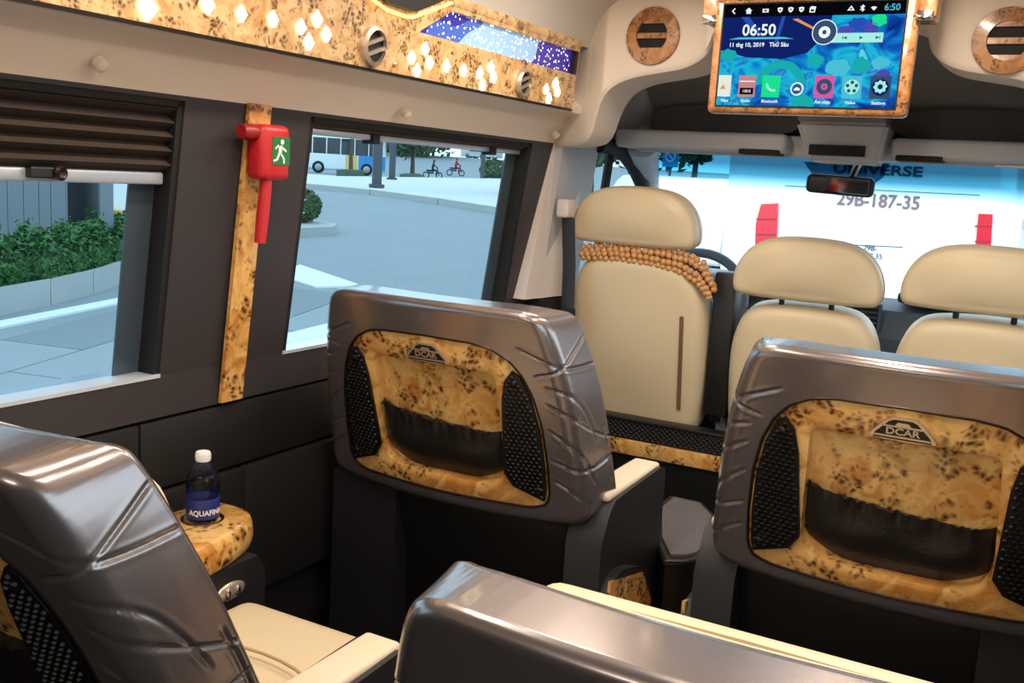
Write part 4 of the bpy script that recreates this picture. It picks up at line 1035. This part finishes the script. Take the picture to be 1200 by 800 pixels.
front_seat('passenger_seat', xr, YD, .40, z(1150, 367), z(1150, 366, YD-.08), z(1150, 287, YD-.08), .44, .425, 'cream leather passenger seat on the kerb side')
# bead cover hanging over the driver backrest
up = [(684, 289), (720, 287), (760, 289), (800, 296), (824, 308), (836, 334)]; lo_ = [(680, 302), (720, 303), (760, 309), (798, 319), (818, 335), (828, 349)]
m = MB(); YB = YD-.105; p0 = PY(760, 296, YB); random.seed(3)
U = resample([Vector((a, b_)) for a, b_ in up], 25, False); L_ = resample([Vector((a, b_)) for a, b_ in lo_], 25, False)
for j in range(4):
    for i in range(25):
        f = j/3; q = U[i]*(1-f)+L_[i]*f + Vector(((3.4 if j % 2 else 0)+random.uniform(-.7, .7), random.uniform(-.7, .7)))
        p = PY(q.x, q.y, YB - .018*math.sin(f*2.2) + .02*max(0, (i-19)/6))
        m.sphere(p-p0, .0104, 10, 7)
bd = empty('bead_cover', p0); tag(bd, 'wooden bead cover draped over the driver seat back', 'bead cover')
tag(m.build('beads', 'bead_wood', bd, True, 90), kind='stuff')
MB().tube([PY(a, b_, YB+.012)-p0 for a, b_ in ((684, 293), (720, 291), (760, 296), (800, 305), (822, 320), (832, 340))], .006, 6).build('cord', 'brown_stripe', bd)
# seat belt buckles between the front seats
for k, (a, b_, dx) in enumerate(((848, 470, 0), (838, 490, .02), (855, 488, 0))):
    p = PY(a, b_, YD+.03); q = empty('belt_buckle', p); tag(q, ('dark belt buckle beside the pale webbing', 'dark belt buckle lowest and closest to the driver seat', 'dark belt buckle against the middle passenger seat')[k], 'buckle', 'belt buckles')
    MB().rbox((-.018, -.012, -.01), (.018, .012, .05), .006, 2).build('buckle_head', 'belt', q, True)
    MB().tube([(0, 0, -.005), (.01+dx, .01, -.06), (.02, .02, .32-p.z)], .012, 8, True, .4).build('stalk', 'matte_black', q, True)
p = PY(846, 465, YD+.02); q = empty('belt_webbing', p); tag(q, 'pale patterned belt webbing coiled between the front seats', 'strap')
MB().tube([(.02, 0, .06), (.0, -.01, .02), (-.02, 0, -.03), (.0, .01, -.08), (.01, .02, .32-p.z)], .016, 8, True, .25).build('webbing', 'aluminium', q, True)

# ================================================================== OUTSIDE
PRO = [(-50, H-1.75), (2, H-1.75), (28, H-.82), (95, H-.80), (135, H+1.9), (700, H+5)]
def gz_s(s):
    for (a, za_), (b, zb_) in zip(PRO, PRO[1:]):
        if s <= b: return za_ + (zb_-za_)*(s-a)/(b-a)
    return PRO[-1][1]
def gz(x, y): return gz_s(-.6*x + .8*y)
def PG(px, py):                             # pixel -> ground
    r = ray(px, py).normalized(); t = 2.0
    while t < 900:
        p = EYE + r*t
        if p.z < gz(p.x, p.y): break
        t += .02 + t*.002
    return EYE + r*t
mat('asphalt', (138, 143, 147), .85, bump=.3, bscale=40, var=.10, vscale=1.2)
mat('road_paint', (225, 226, 226), .8, var=.05, vscale=6)
mat('paving', (204, 202, 200), .85, var=.10, vscale=2)
mat('kerb_stone', (175, 174, 172), .85, var=.08, vscale=4)
mat('cladding', (128, 132, 138), .6, var=.05, vscale=2)
mat('cladding_dark', (92, 94, 100), .6)
mat('white_wall', (236, 238, 240), .8)
mat('yellow_block', (222, 170, 70), .7)
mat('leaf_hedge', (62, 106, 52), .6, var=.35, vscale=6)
mat('leaf_tree', (74, 98, 62), .7, var=.3, vscale=1)
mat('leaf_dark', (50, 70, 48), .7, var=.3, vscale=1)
mat('bark', (96, 82, 72), .9, var=.2, vscale=10)
mat('soil', (70, 60, 52), .95)
mat('post_paint', (70, 74, 80), .5)
mat('bus_white', (240, 241, 242), .3, coat=.4)
mat('bus_blue', (40, 140, 205), .3, coat=.4)
mat('bus_yellow', (232, 196, 110), .4)
mat('bus_glass', (30, 36, 42), .1, coat=.5)
mat('tyre', (26, 26, 27), .8)
mat('rim_grey', (170, 172, 176), .4, metal=.5)
mat('tail_red', (205, 22, 44), .25, coat=.6)
mat('plate_text', (120, 96, 100), .6)
mat('decal_blue', (60, 74, 92), .5)
mat('cloth_dark', (48, 50, 62), .8); mat('cloth_red', (170, 50, 50), .8); mat('skin', (190, 148, 120), .6); mat('helmet', (90, 92, 110), .3)
mat('car_white', (235, 237, 240), .25, coat=.6)
# ground, one sheet following the slope
m = MB(); ss = [-120, -40, 2, 8, 15, 22, 28, 45, 70, 95, 115, 135, 250, 600]; tt = [-400, -150, -60, -20, 0, 20, 60, 150, 400]
d1, d2 = Vector((-.6, .8, 0)), Vector((.8, .6, 0))
m.grid([[d1*s_ + d2*t_ + Vector((0, 0, gz_s(s_))) for t_ in tt] for s_ in ss]); o = m.build('ground', 'asphalt'); tag(o, 'grey asphalt driveway and road outside the van', 'ground', kind='structure')
def gpoly(nm, mt, pix, lift, label, cat, kind=None, th=.02, pts=None):
    P = pts or [PG(a, b_) for a, b_ in pix]; k = len(P)
    q = MB(); q.add([Vector((p.x, p.y, gz(p.x, p.y)-.05)) for p in P] + [Vector((p.x, p.y, gz(p.x, p.y)+lift)) for p in P], [tuple(range(k))[::-1], tuple(range(k, 2*k))] + [(i, (i+1) % k, k+(i+1) % k, k+i) for i in range(k)])
    o = q.build(nm, mt); return tag(o, label, cat, kind=kind)
gpoly('road_marking', 'road_paint', [(318, 322), (352, 312), (425, 337), (370, 338)], .02, 'broad white painted arrow head on the driveway', 'road marking')
gpoly('road_marking', 'road_paint', [(300, 402), (430, 370), (430, 382), (300, 415)], .02, 'long white painted line on the driveway beside the van', 'road marking')
gpoly('road_marking', 'road_paint', [(-20, 383), (170, 345), (170, 351), (-20, 390)], .02, 'white painted line along the planter kerb', 'road marking')
# paving slabs of the driveway near the rear side window
mat('paver_a', (146, 150, 153), .85, var=.06, vscale=3); mat('paver_b', (128, 132, 136), .85, var=.06, vscale=3)
A0, B0 = PG(0, 400), PG(150, 362); t1 = (B0-A0); t1.z = 0; t1.normalize(); t2 = Vector((t1.y, -t1.x, 0))
gr = bpy.data.objects['ground']
for i in range(-2, 2):
    for j in range(6):
        c = A0 + t1*(i*1.5+(.7 if j % 2 else 0)) + t2*(j*.75); v4 = [c, c+t1*1.485, c+t1*1.485+t2*.735, c+t2*.735]
        if min(v.x for v in v4) > -1.7 or max(v.x for v in v4) > -1.6: continue
        MB().add([Vector((v.x, v.y, gz(v.x, v.y)-.02)) for v in v4]+[Vector((v.x, v.y, gz(v.x, v.y)+.012)) for v in v4], [(3, 2, 1, 0), (4, 5, 6, 7), (0, 1, 5, 4), (1, 2, 6, 5), (2, 3, 7, 6), (3, 0, 4, 7)]).build('paving_slab', 'paver_b' if (i*5+j*3) % 4 == 0 else 'paver_a', gr)
# pale plaza with its kerb
kp = [(300, 215), (362, 221), (440, 229), (520, 240), (600, 253), (660, 264)]
K = [PG(a, b_) for a, b_ in kp]; far = [PG(a, b_) for a, b_ in ((680, 214), (600, 211), (480, 210), (400, 209), (300, 203))]
gpoly('plaza', 'paving', None, .14, 'pale stone plaza beyond the driveway', 'pavement', 'structure', pts=K+far)
for i in range(len(K)-1):
    a, b_ = K[i], K[i+1]; nseg = max(1, int((b_-a).length/2.5))
    for j in range(nseg):
        p = a+(b_-a)*(j/nseg); q_ = a+(b_-a)*((j+.985)/nseg); nn = Vector((q_.y-p.y, p.x-q_.x, 0)).normalized()*.18
        if i == 0 and j == 0:
            kc = empty('plaza_kerb', K[0]); tag(kc, 'grey stone kerb along the edge of the plaza', 'kerb')
        z0_, z1_ = gz(p.x, p.y), gz(q_.x, q_.y); k0 = Vector(kc.location)
        MB().hprism([Vector((p.x, p.y, z0_-.1))-k0, Vector((q_.x, q_.y, z1_-.1))-k0, Vector((q_.x, q_.y, z1_-.1))+nn-k0, Vector((p.x, p.y, z0_-.1))+nn-k0,
                     Vector((p.x, p.y, z0_+.16))-k0, Vector((q_.x, q_.y, z1_+.16))-k0, Vector((q_.x, q_.y, z1_+.16))+nn-k0, Vector((p.x, p.y, z0_+.16))+nn-k0]).build('kerb_stone', 'kerb_stone', kc)
# foliage helpers
def leaves(m, n, fn, size, seed):
    rnd = random.Random(seed)
    for _ in range(n):
        p, nrm = fn(rnd); s_ = size*(.6+.8*rnd.random())
        a = Vector((rnd.gauss(0, 1), rnd.gauss(0, 1), rnd.gauss(0, 1)))*.8 + nrm; a.normalize()
        t = a.orthogonal().normalized(); t = Matrix.Rotation(rnd.random()*6.28, 3, a) @ t; u = a.cross(t)
        m.add([p-t*s_, p+u*s_*.45-t*.1*s_, p+t*s_, p-u*s_*.45-t*.1*s_], [(0, 1, 2, 3)])
    return m
# hedge in a kerbed planter seen through the rear side window
hp = [(-60, 387), (0, 371), (60, 358), (110, 345), (150, 330), (175, 318)]
HK = [PG(a, b_) for a, b_ in hp]
pk = empty('planter_kerb', HK[1]); tag(pk, 'curved concrete kerb around the hedge planter', 'kerb'); k0 = Vector(pk.location)
dirn = Vector((-.78, .62, 0))
for i in range(len(HK)-1):
    a, b_ = HK[i], HK[i+1]; b_ = a+(b_-a)*.992; z0_, z1_ = gz(a.x, a.y), gz(b_.x, b_.y); nn = dirn*.16
    MB().hprism([v-k0 for v in (Vector((a.x, a.y, z0_-.1)), Vector((b_.x, b_.y, z1_-.1)), Vector((b_.x, b_.y, z1_-.1))+nn, Vector((a.x, a.y, z0_-.1))+nn,
                 Vector((a.x, a.y, z0_+.24)), Vector((b_.x, b_.y, z1_+.24)), Vector((b_.x, b_.y, z1_+.24))+nn, Vector((a.x, a.y, z0_+.24))+nn)]).build('kerb_stone', 'kerb_stone', pk)
hg = empty('hedge', HK[2]+dirn*.8); tag(hg, 'dense clipped green hedge in the kerbed planter', 'hedge'); k0 = Vector(hg.location)
KR = resample([Vector((p.x, p.y, gz(p.x, p.y))) for p in HK], 40, False)
def hfn(rnd):
    i = rnd.random()*39; p = KR[int(i)].lerp(KR[min(39, int(i)+1)], i % 1)
    d = rnd.random(); hh = .34
    if rnd.random() < .5: q = p + dirn*(.22+.12*rnd.random()+.05*math.sin(i*1.3)); q.z += .20+(hh-.12)*rnd.random(); nrm = -dirn+Vector((0, 0, .4))
    else: q = p + dirn*(.25+1.2*d); q.z += .20+hh+.07*math.sin(i*1.1+d*5)+.06*rnd.gauss(0, 1)-.1*(1-min(1, d*6)); nrm = Vector((0, 0, 1))
    return q-k0, nrm
o = leaves(MB(), 15000, hfn, .036, 5).build('foliage', 'leaf_hedge', hg, fix=False); tag(o, kind='stuff')
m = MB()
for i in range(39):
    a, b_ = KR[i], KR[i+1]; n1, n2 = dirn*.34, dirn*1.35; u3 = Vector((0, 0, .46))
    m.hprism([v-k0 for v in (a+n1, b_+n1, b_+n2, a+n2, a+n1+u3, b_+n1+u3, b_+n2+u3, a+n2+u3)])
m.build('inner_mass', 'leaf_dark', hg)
# clad building beyond the hedge
bd_ = HK[1] + dirn*2.3; tdir = (HK[2]-HK[0]); tdir.z = 0; tdir.normalize()
def wall_pt(px, py):                       # pixel -> vertical plane of the clad wall
    nrm = dirn; r = ray(px, py); t = (bd_-EYE).dot(nrm)/r.dot(nrm); return EYE + r*t
gbz = gz(bd_.x, bd_.y)-.1
bw = empty('clad_building', Vector((bd_.x, bd_.y, gbz))); tag(bw, 'grey panel clad building wall behind the hedge', 'building'); k0 = Vector(bw.location)
cuts = [-80, -50, -20, 9, 28, 46, 60, 78]
for a, b_ in zip(cuts, cuts[1:]):
    A_, B_ = wall_pt(a, 240), wall_pt(b_-.6, 240); A_.z = B_.z = gbz; nn = dirn*.05; u3 = Vector((0, 0, 4.5))
    MB().hprism([v-k0 for v in (A_, B_, B_+nn, A_+nn, A_+u3, B_+u3, B_+nn+u3, A_+nn+u3)]).build('panel', 'cladding', bw)
A_, B_ = wall_pt(-80, 240), wall_pt(78, 240); A_.z = B_.z = gbz
MB().hprism([v-k0 for v in (A_+dirn*.06, B_+dirn*.06, B_+dirn*.2, A_+dirn*.2, A_+dirn*.06+u3, B_+dirn*.06+u3, B_+dirn*.2+u3, A_+dirn*.2+u3)]).build('backing', 'cladding_dark', bw)
A_, B_ = wall_pt(78, 240), wall_pt(117, 240); A_.z = B_.z = gbz; A_ += dirn*.5; B_ += dirn*.9
MB().hprism([v-k0 for v in (A_, B_, B_+dirn*.1, A_+dirn*.1, A_+u3, B_+u3, B_+dirn*.1+u3, A_+dirn*.1+u3)]).build('recessed_panel', 'cladding_dark', bw)
A_, B_ = wall_pt(117, 240), wall_pt(133, 240); A_.z = B_.z = gbz
MB().hprism([v-k0 for v in (A_, B_, B_+dirn*.8, A_+dirn*.8, A_+u3, B_+u3, B_+dirn*.8+u3, A_+dirn*.8+u3)]).build('corner_pier', 'cladding', bw)
p1 = wall_pt(134, 250)+dirn*6; p2 = wall_pt(230, 250)+dirn*6
g2 = gz(p1.x, p1.y)
bw2 = empty('white_wall', Vector((p1.x, p1.y, g2))); tag(bw2, 'white boundary wall with yellow block beyond the clad building', 'wall'); k0 = Vector(bw2.location); p1.z = p2.z = g2-.2
MB().hprism([v-k0 for v in (p1, p2, p2+dirn*.2, p1+dirn*.2, p1+u3*1.2, p2+u3*1.2, p2+dirn*.2+u3*1.2, p1+dirn*.2+u3*1.2)]).build('wall_slab', 'white_wall', bw2)
a, b_ = wall_pt(133, 246), wall_pt(156, 258); s_ = 1+5.6/(bd_-EYE).dot(dirn); A_ = EYE+(a-EYE)*s_; B_ = EYE+(b_-EYE)*s_; A_ += Vector((0, 0, 0))
MB().hprism([v-k0 for v in (Vector((A_.x, A_.y, B_.z-.6)), Vector((B_.x, B_.y, B_.z-.6)), Vector((B_.x, B_.y, B_.z-.6))+dirn*.3, Vector((A_.x, A_.y, B_.z-.6))+dirn*.3, Vector((A_.x, A_.y, A_.z)), Vector((B_.x, B_.y, A_.z-.05)), Vector((B_.x, B_.y, A_.z-.05))+dirn*.3, Vector((A_.x, A_.y, A_.z))+dirn*.3)]).build('yellow_block', 'yellow_block', bw2)

# plaza posts
for (a, b_, wd, lab) in ((441, 225, .30, 'dark square post standing near the plaza kerb'), (459, 213.5, .34, 'dark post behind the near plaza post'), (565, 213.5, .34, 'dark post beside the round bush on the plaza')):
    p = PG(a, b_); p.z = gz(p.x, p.y)+.14; o = empty('plaza_post', p, .7); tag(o, lab, 'post', 'plaza posts')
    MB().box((-wd/2, -wd/2, 0), (wd/2, wd/2, 5.5)).build('shaft', 'post_paint', o)
    MB().rbox((-wd*.8, -wd*.8, 0), (wd*.8, wd*.8, .12), .02, 2).build('foot', 'post_paint', o)
    MB().box((-wd*.62, -wd*.62, 2.25), (wd*.62, wd*.62, 2.45)).build('collar', 'cladding_dark', o)
# trees
def tree_mesh(seed, rx, rz, n, size):
    rnd = random.Random(seed); blobs = [(Vector((rnd.gauss(0, rx*.45), rnd.gauss(0, rx*.45), rnd.uniform(-rz*.6, rz*.6))), rx*(.35+.3*rnd.random())) for _ in range(9)]
    def fn(r_):
        c, rad = blobs[r_.randrange(9)]; d = Vector((r_.gauss(0, 1), r_.gauss(0, 1), r_.gauss(0, 1))).normalized()
        return c + d*rad*(.55+.5*r_.random()), d
    o = leaves(MB(), n, fn, size, seed).build('crown', 'leaf_tree', None, fix=False); me = o.data; bpy.data.objects.remove(o); return me
CROWNS = [tree_mesh(11, 2.6, 2.6, 2600, .28), tree_mesh(12, 3.2, 2.2, 2600, .30), tree_mesh(13, 1.5, 3.0, 2200, .22)]
TRUNK = MB().tube([(0, 0, -.3), (.03, .02, 1.2), (-.05, .04, 2.6), (.05, 0, 4.2)], [.24, .18, .15, .08], 8).mesh('trunk')
TRUNK.materials.append(MATS['bark'])
def tree(x, y, k, sc, hh, lab, grp='trees across the road', dark=False, lift=0):
    o = empty('street_tree', (x, y, gz(x, y)+lift), random.random()*6); tag(o, lab, 'tree', grp)
    t = bpy.data.objects.new('trunk', TRUNK); col.objects.link(t); t.parent = o; t.scale = (sc, sc, hh/3.2)
    c = bpy.data.objects.new('crown', CROWNS[k]); col.objects.link(c); c.parent = o; c.location = (0, 0, hh+1.2*sc); c.scale = (sc, sc, sc)
    c['kind'] = 'stuff'; return o
p = PG(411, 206.5); tree(p.x, p.y, 2, .8, 3.6, 'slim street tree in front of the blue and white bus', lift=.1)
gpoly('tree_bed', 'leaf_dark', [(394, 209), (401, 206.5), (420, 206.5), (427, 209)], .5, 'low green planting around the slim street tree', 'planting')
p = PG(483, 209); tree(p.x, p.y, 0, 1.0, 3.0, 'leafy street tree beside the motorbikes', lift=.1)
gpoly('tree_bed', 'leaf_dark', [(468, 211), (474, 208.5), (490, 208.5), (495, 211)], .4, 'low green planting around the leafy street tree', 'planting')
random.seed(21)
for k, a in enumerate((340, 378, 416, 458, 500, 600, 640, 690)):
    d = 120 + 25*random.random() + (20 if k % 2 else 0); r = ray(a, 195); r.z = 0; r.normalize(); q = r*d
    tree(q.x, q.y, k % 3, 1.75+.4*random.random(), 2.2, 'tall tree in the row beyond the far road', 'tree row beyond the road')
# round bushes
def bush(p, r_, lab, n=1400, nm='round_bush'):
    o = empty(nm, p); tag(o, lab, 'bush'); 
    q = leaves(MB(), n, lambda rr: (lambda d: (Vector((d.x*r_, d.y*r_, r_*.75+d.z*r_*.75)), d))(Vector((rr.gauss(0, 1), rr.gauss(0, 1), rr.gauss(0, 1))).normalized()), r_*.14, 9).build('foliage', 'leaf_tree', o, fix=False); q['kind'] = 'stuff'
    MB().tube([(0, 0, -.1), (0, 0, r_)], .05, 6).build('stem', 'bark', o)
p = PG(578, 213); p.z += .1; bush(p, 1.3, 'round clipped bush beside a dark plaza post')
p = PG(349, 270); p.z = gz(p.x, p.y)+.15; bush(p, .38, 'small round shrub on a stone island in the driveway')
gpoly('traffic_island', 'kerb_stone', [(325, 268), (355, 265), (395, 272), (390, 276), (325, 279)], .15, 'pale stone traffic island under the small shrub', 'kerb')

# vehicles
def wheel(parent, x, y, r_, wd=.25):
    s = 1 if y > 0 else -1; Mx = Matrix.Rotation(R(90), 4, 'X')
    o = MB().lathe([(r_*.6, -wd/2), (r_*.95, -wd/2), (r_, -wd*.3), (r_, wd*.3), (r_*.95, wd/2), (r_*.6, wd/2)], 22, Mx, (x, y, r_)).build('wheel', 'tyre', parent, True)
    MB().lathe([(r_*.62, -.02), (r_*.55, 0), (r_*.2, .03), (.01, .03)], 18, Matrix.Rotation(R(-90*s), 4, 'X'), (x, y+s*wd/2, r_)).build('hubcap', 'rim_grey', o, True)
def bus(nm, lab, L, W, Hh, loc, rz, side_mats, wheels=(.22, .74), z0=.32, wr=.48, win=(.48, .86)):
    """x axis points to the front of the vehicle, L long"""
    o = empty(nm, loc, rz); tag(o, lab, 'bus' if L > 6 else 'van')
    MB().rbox((0, -W/2, z0), (L, W/2, Hh), .18, 4).build('body', side_mats[0], o, True)
    for s in (-1, 1):
        k = int(L/1.25)
        for i in range(k):
            x0_ = .35+i*(L-.7)/k; MB().rbox((x0_, s*(W/2)-.012, z0+(Hh-z0)*win[0]), (x0_+(L-.7)/k-.08, s*(W/2)+.012, z0+(Hh-z0)*win[1]), .01, 1).build('side_window', 'bus_glass', o)
        for i in (0,):
            if side_mats[1]: MB().rbox((.05, s*W/2-.01, z0+.12), (L*.30, s*W/2+.014, z0+(Hh-z0)*.46), .01, 1).build('colour_band', side_mats[1], o)
            if side_mats[2]: MB().rbox((L*.31, s*W/2-.01, z0+.12), (L*.44, s*W/2+.014, z0+(Hh-z0)*.46), .01, 1).build('colour_band', side_mats[2], o)
        for f in wheels: wheel(o, L*f, s*(W/2-.10), wr)
    MB().rbox((L-.02, -W/2+.15, z0+(Hh-z0)*.42), (L+.012, W/2-.15, z0+(Hh-z0)*.9), .01, 1).build('windscreen', 'bus_glass', o)
    return o
r = ray(401, 195); r.z = 0; r.normalize(); across = Vector((r.y, -r.x, 0)); ang = math.atan2(-across.y, -across.x)
q = r*85 + across*3.55
bus('city_bus', 'blue and white city bus beyond the plaza', 7.5, 2.4, 3.1, (q.x, q.y, gz(q.x, q.y)), ang, ('bus_white', 'bus_blue', 'bus_yellow'), wheels=(.21, .73), wr=.50, win=(.46, .92))
p = PY(556, 186, 135); q = p; gg = gz(q.x, q.y)
bus('parked_van', 'white van parked on the far road', 6.5, 2.1, 3.0, (q.x+4.5, q.y, gg), R(180), ('bus_white', None, None), win=(.55, .85))
# car
def car(nm, lab, loc, rz):
    o = empty(nm, loc, rz); tag(o, lab, 'car')
    pr = [(0, .35), (.05, .85), (.5, .95), (1.1, 1.42), (2.6, 1.45), (3.3, 1.0), (4.2, .85), (4.35, .55), (4.3, .3), (.1, .28)]
    m = MB(); m.prism([tuple(v) for v in chaikin([Vector(p_) for p_ in pr], 2)], lambda a, b, d: (a, d, b), -.85, .85); m.build('body', 'car_white', o, True, 40)
    for s in (-1, 1):
        MB().prism([(.75, .98), (1.2, 1.36), (1.85, 1.38), (1.85, 1.0)], lambda a, b, d: (a, s*d, b), .845, .86).build('side_window', 'bus_glass', o)
        MB().prism([(1.92, 1.0), (1.92, 1.38), (2.5, 1.36), (3.1, 1.02)], lambda a, b, d: (a, s*d, b), .845, .86).build('side_window', 'bus_glass', o)
        for x_ in (.85, 3.45): wheel(o, x_, s*.78, .32, .2)
    return o
p = PY(556, 190, 125); car('parked_car', 'white car parked in front of the white van', (p.x+2.5, p.y, gz(p.x, p.y)), R(172))
# motorbikes with riders
def skin_body(joints, edges, rad, name):
    me = bpy.data.meshes.new(name); me.from_pydata(joints, edges, []); o = bpy.data.objects.new(name, me); col.objects.link(o)
    md = o.modifiers.new('skin', 'SKIN'); ss_ = o.modifiers.new('sub', 'SUBSURF'); ss_.levels = 1; ss_.render_levels = 1
    for v, r_ in zip(me.skin_vertices[0].data, rad): v.radius = (r_, r_)
    me.skin_vertices[0].data[0].use_root = True
    dg = bpy.context.evaluated_depsgraph_get(); dg.update(); out = bpy.data.meshes.new_from_object(o.evaluated_get(dg)); bpy.data.objects.remove(o); return out
RJ = [(0, 0, .82), (.05, 0, 1.05), (.12, 0, 1.35), (.14, 0, 1.48), (.16, 0, 1.62), (.12, .19, 1.36), (.28, .24, 1.14), (.52, .22, 1.05), (.12, -.19, 1.36), (.28, -.24, 1.14), (.52, -.22, 1.05), (.04, .12, .80), (.42, .15, .72), (.36, .15, .34), (.48, .15, .30), (.04, -.12, .80), (.42, -.15, .72), (.36, -.15, .34), (.48, -.15, .30)]
RE = [(0, 1), (1, 2), (2, 3), (3, 4), (2, 5), (5, 6), (6, 7), (2, 8), (8, 9), (9, 10), (0, 11), (11, 12), (12, 13), (13, 14), (0, 15), (15, 16), (16, 17), (17, 18)]
RRAD = [.15, .16, .15, .06, .10, .07, .05, .04, .07, .05, .04, .10, .075, .05, .05, .10, .075, .05, .05]
RIDER = skin_body(RJ, RE, RRAD, 'rider')
for p_ in RIDER.polygons: p_.use_smooth = True
for i, (a, b_, mt, lab, lab2) in enumerate(((506, 209, 'cloth_dark', 'dark motorbike near the leafy street tree', 'person in dark clothing and helmet riding the motorbike by the leafy tree'), (533, 206, 'cloth_red', 'dark motorbike farther along the road by the parked car', 'person in red top and helmet riding the far motorbike'))):
    p = PG(a, b_); g_ = Vector((p.x, p.y, gz(p.x, p.y)))
    o = empty('motorbike', g_, .55+.2*i); tag(o, lab, 'motorbike', 'motorbikes on the road')
    Mx = Matrix.Rotation(R(90), 4, 'X')
    for x_ in (-.55, .68): MB().tube([(x_+.27*math.cos(t), 0, .30+.27*math.sin(t)) for t in [2*math.pi*k/20 for k in range(21)]], .05, 8, False).build('wheel', 'tyre', o, True)
    MB().rbox((-.5, -.12, .42), (.15, .12, .72), .07, 3).build('body', 'helmet', o, True); MB().rbox((-.55, -.13, .70), (.2, .13, .80), .04, 3).build('seat', 'tyre', o, True)
    MB().tube([(.68, 0, .30), (.55, 0, .75), (.48, 0, 1.05)], .06, 8).build('fork', 'helmet', o, True); MB().tube([(.5, -.3, 1.03), (.5, .3, 1.03)], .02, 6).build('handlebar', 'tyre', o, True)
    MB().rbox((.38, -.17, .45), (.55, .17, .95), .06, 3).build('leg_shield', 'helmet', o, True)
    r_ = bpy.data.objects.new('person', RIDER.copy()); r_.data.materials.append(MATS[mt]); col.objects.link(r_); r_.location = g_; r_.rotation_euler = (0, 0, .55+.2*i); tag(r_, lab2, 'person')
    MB().sphere((.16, 0, 1.66), (.14, .13, .14), 12, 8).build('helmet', 'helmet', r_, True)

# white coach parked ahead, seen through the windscreen
CY = 11.2
gx = gz(-1.8, CY)
cb = empty('coach', (-1.75, CY, gx)); tag(cb, 'white coach rear with red tail lamps, name and number lettering', 'bus')
k0 = Vector(cb.location)
xl, xrr = PY(845, 260, CY).x-k0.x, PY(1170, 230, CY).x-k0.x
MB().rbox((xl, 0, .35), (xrr, 9.5, 3.4), .16, 4).build('body', 'bus_white', cb, True)
def C(px, py): p = PY(px, py, CY); return Vector((p.x-k0.x, 0, p.z-k0.z))
def cpoly(nm, mt, pix, th=.03): q = MB(); q.prism([(C(a, b_).x, C(a, b_).z) for a, b_ in pix], lambda a, b, d: (a, d, b), -th, .02); return q.build(nm, mt, cb)
def clamp_(nm, pix):
    o = cpoly(nm, 'tail_red', pix, .05); return o
clamp_('tail_lamp', [(893, 239), (913, 238), (909, 345), (884, 345), (887, 262)]); clamp_('tail_lamp', [(1147, 250), (1164, 251), (1158, 345), (1139, 345)])
for yy_ in (256, 274, 292): cpoly('lamp_bar', 'red_dark', [(887, yy_), (911, yy_), (911, yy_+1.5), (887, yy_+1.5)], .055); cpoly('lamp_bar', 'red_dark', [(1143, yy_+8), (1162, yy_+8), (1162, yy_+9.5), (1143, yy_+9.5)], .055)
cpoly('panel_joint', 'decal_blue', [(920, 217.2), (1148, 228.2), (1148, 228.8), (920, 217.9)], .008)
cpoly('panel_joint', 'decal_blue', [(995, 286), (1058, 289), (1058, 290), (995, 287)], .008)
def ctext(body, a, b_, hpx, mt, bold=0.0, sx=1.0, nm='lettering'):
    p = C(a, b_); return text(nm, body, hpx/1165*CY*1.4, mt, cb, Matrix.Translation((p.x, -.012, p.z)) @ RX, .004, 'CENTER', bold, sx)
ctext('UNIVERSE', 1028, 199.5, 10.5, 'decal_blue', .004, 1.45)
ctext('29B-187-35', 1029, 236, 14.5, 'plate_text', .004, .92)
ctext('29B-', 1020, 291, 6, 'decal_blue', 0, 1); ctext('187.35', 1022, 300, 6, 'decal_blue', 0, 1)
for s in (xl+.35, xrr-.35): wheel(cb, s, 2.6, .5) if False else None
MB().rbox((xl+.3, -.03, 2.15), (xrr-.3, .03, 3.1), .02, 2).build('rear_window', 'bus_white', cb)
m = MB()
for i in range(10): q = C(769, 218+i*2.6); 
MB().rbox((xl+.15, -.08, .35), (xrr-.15, .02, .62), .02, 2).build('rear_bumper', 'bus_white', cb)
for s in (xl+.16, xrr-.16):
    MB().lathe([(.3, -.14), (.48, -.14), (.5, -.1), (.5, .1), (.48, .14), (.3, .14)], 22, Matrix.Rotation(R(90), 4, 'Y'), (s, 2.4, .5)).build('wheel', 'tyre', cb, True)
# white car beside the coach
p = PY(812, 262, 14.5); car('parked_car', 'white car standing beside the white coach', (p.x+.2, 12.4, gz(p.x, 14)), R(98))
# trees and sign ahead
random.seed(5)
for k, (a, d) in enumerate(((690, 38), (757, 46), (812, 58), (1187, 44), (1245, 58))):
    r = ray(a, 220); r.z = 0; r.normalize(); q = r*d
    tree(q.x, q.y, k % 3, 1.0, 2.8, 'tree in the planting ahead of the white coach', 'trees ahead of the coach')
p = PY(786, 190, 26); o = empty('road_sign', (p.x, p.y, gz(p.x, p.y))); tag(o, 'blue road sign with white ring on a pole ahead', 'sign')
hz = p.z-gz(p.x, p.y)+.15
MB().tube([(0, 0, 0), (0, 0, hz+.3)], .04, 8).build('pole', 'post_paint', o)
MB().rbox((-.22, -.05, hz-.28), (.22, -.02, hz+.28), .005, 1).build('board', 'bus_blue', o)
MB().tube([(.13*math.cos(t), -.055, hz+.13*math.sin(t)) for t in [2*math.pi*k/24 for k in range(25)]], .025, 6, False).build('ring', 'white_paint', o); MB().tube([(-.09, -.055, hz+.09), (.09, -.055, hz-.09)], .02, 6).build('bar', 'white_paint', o)
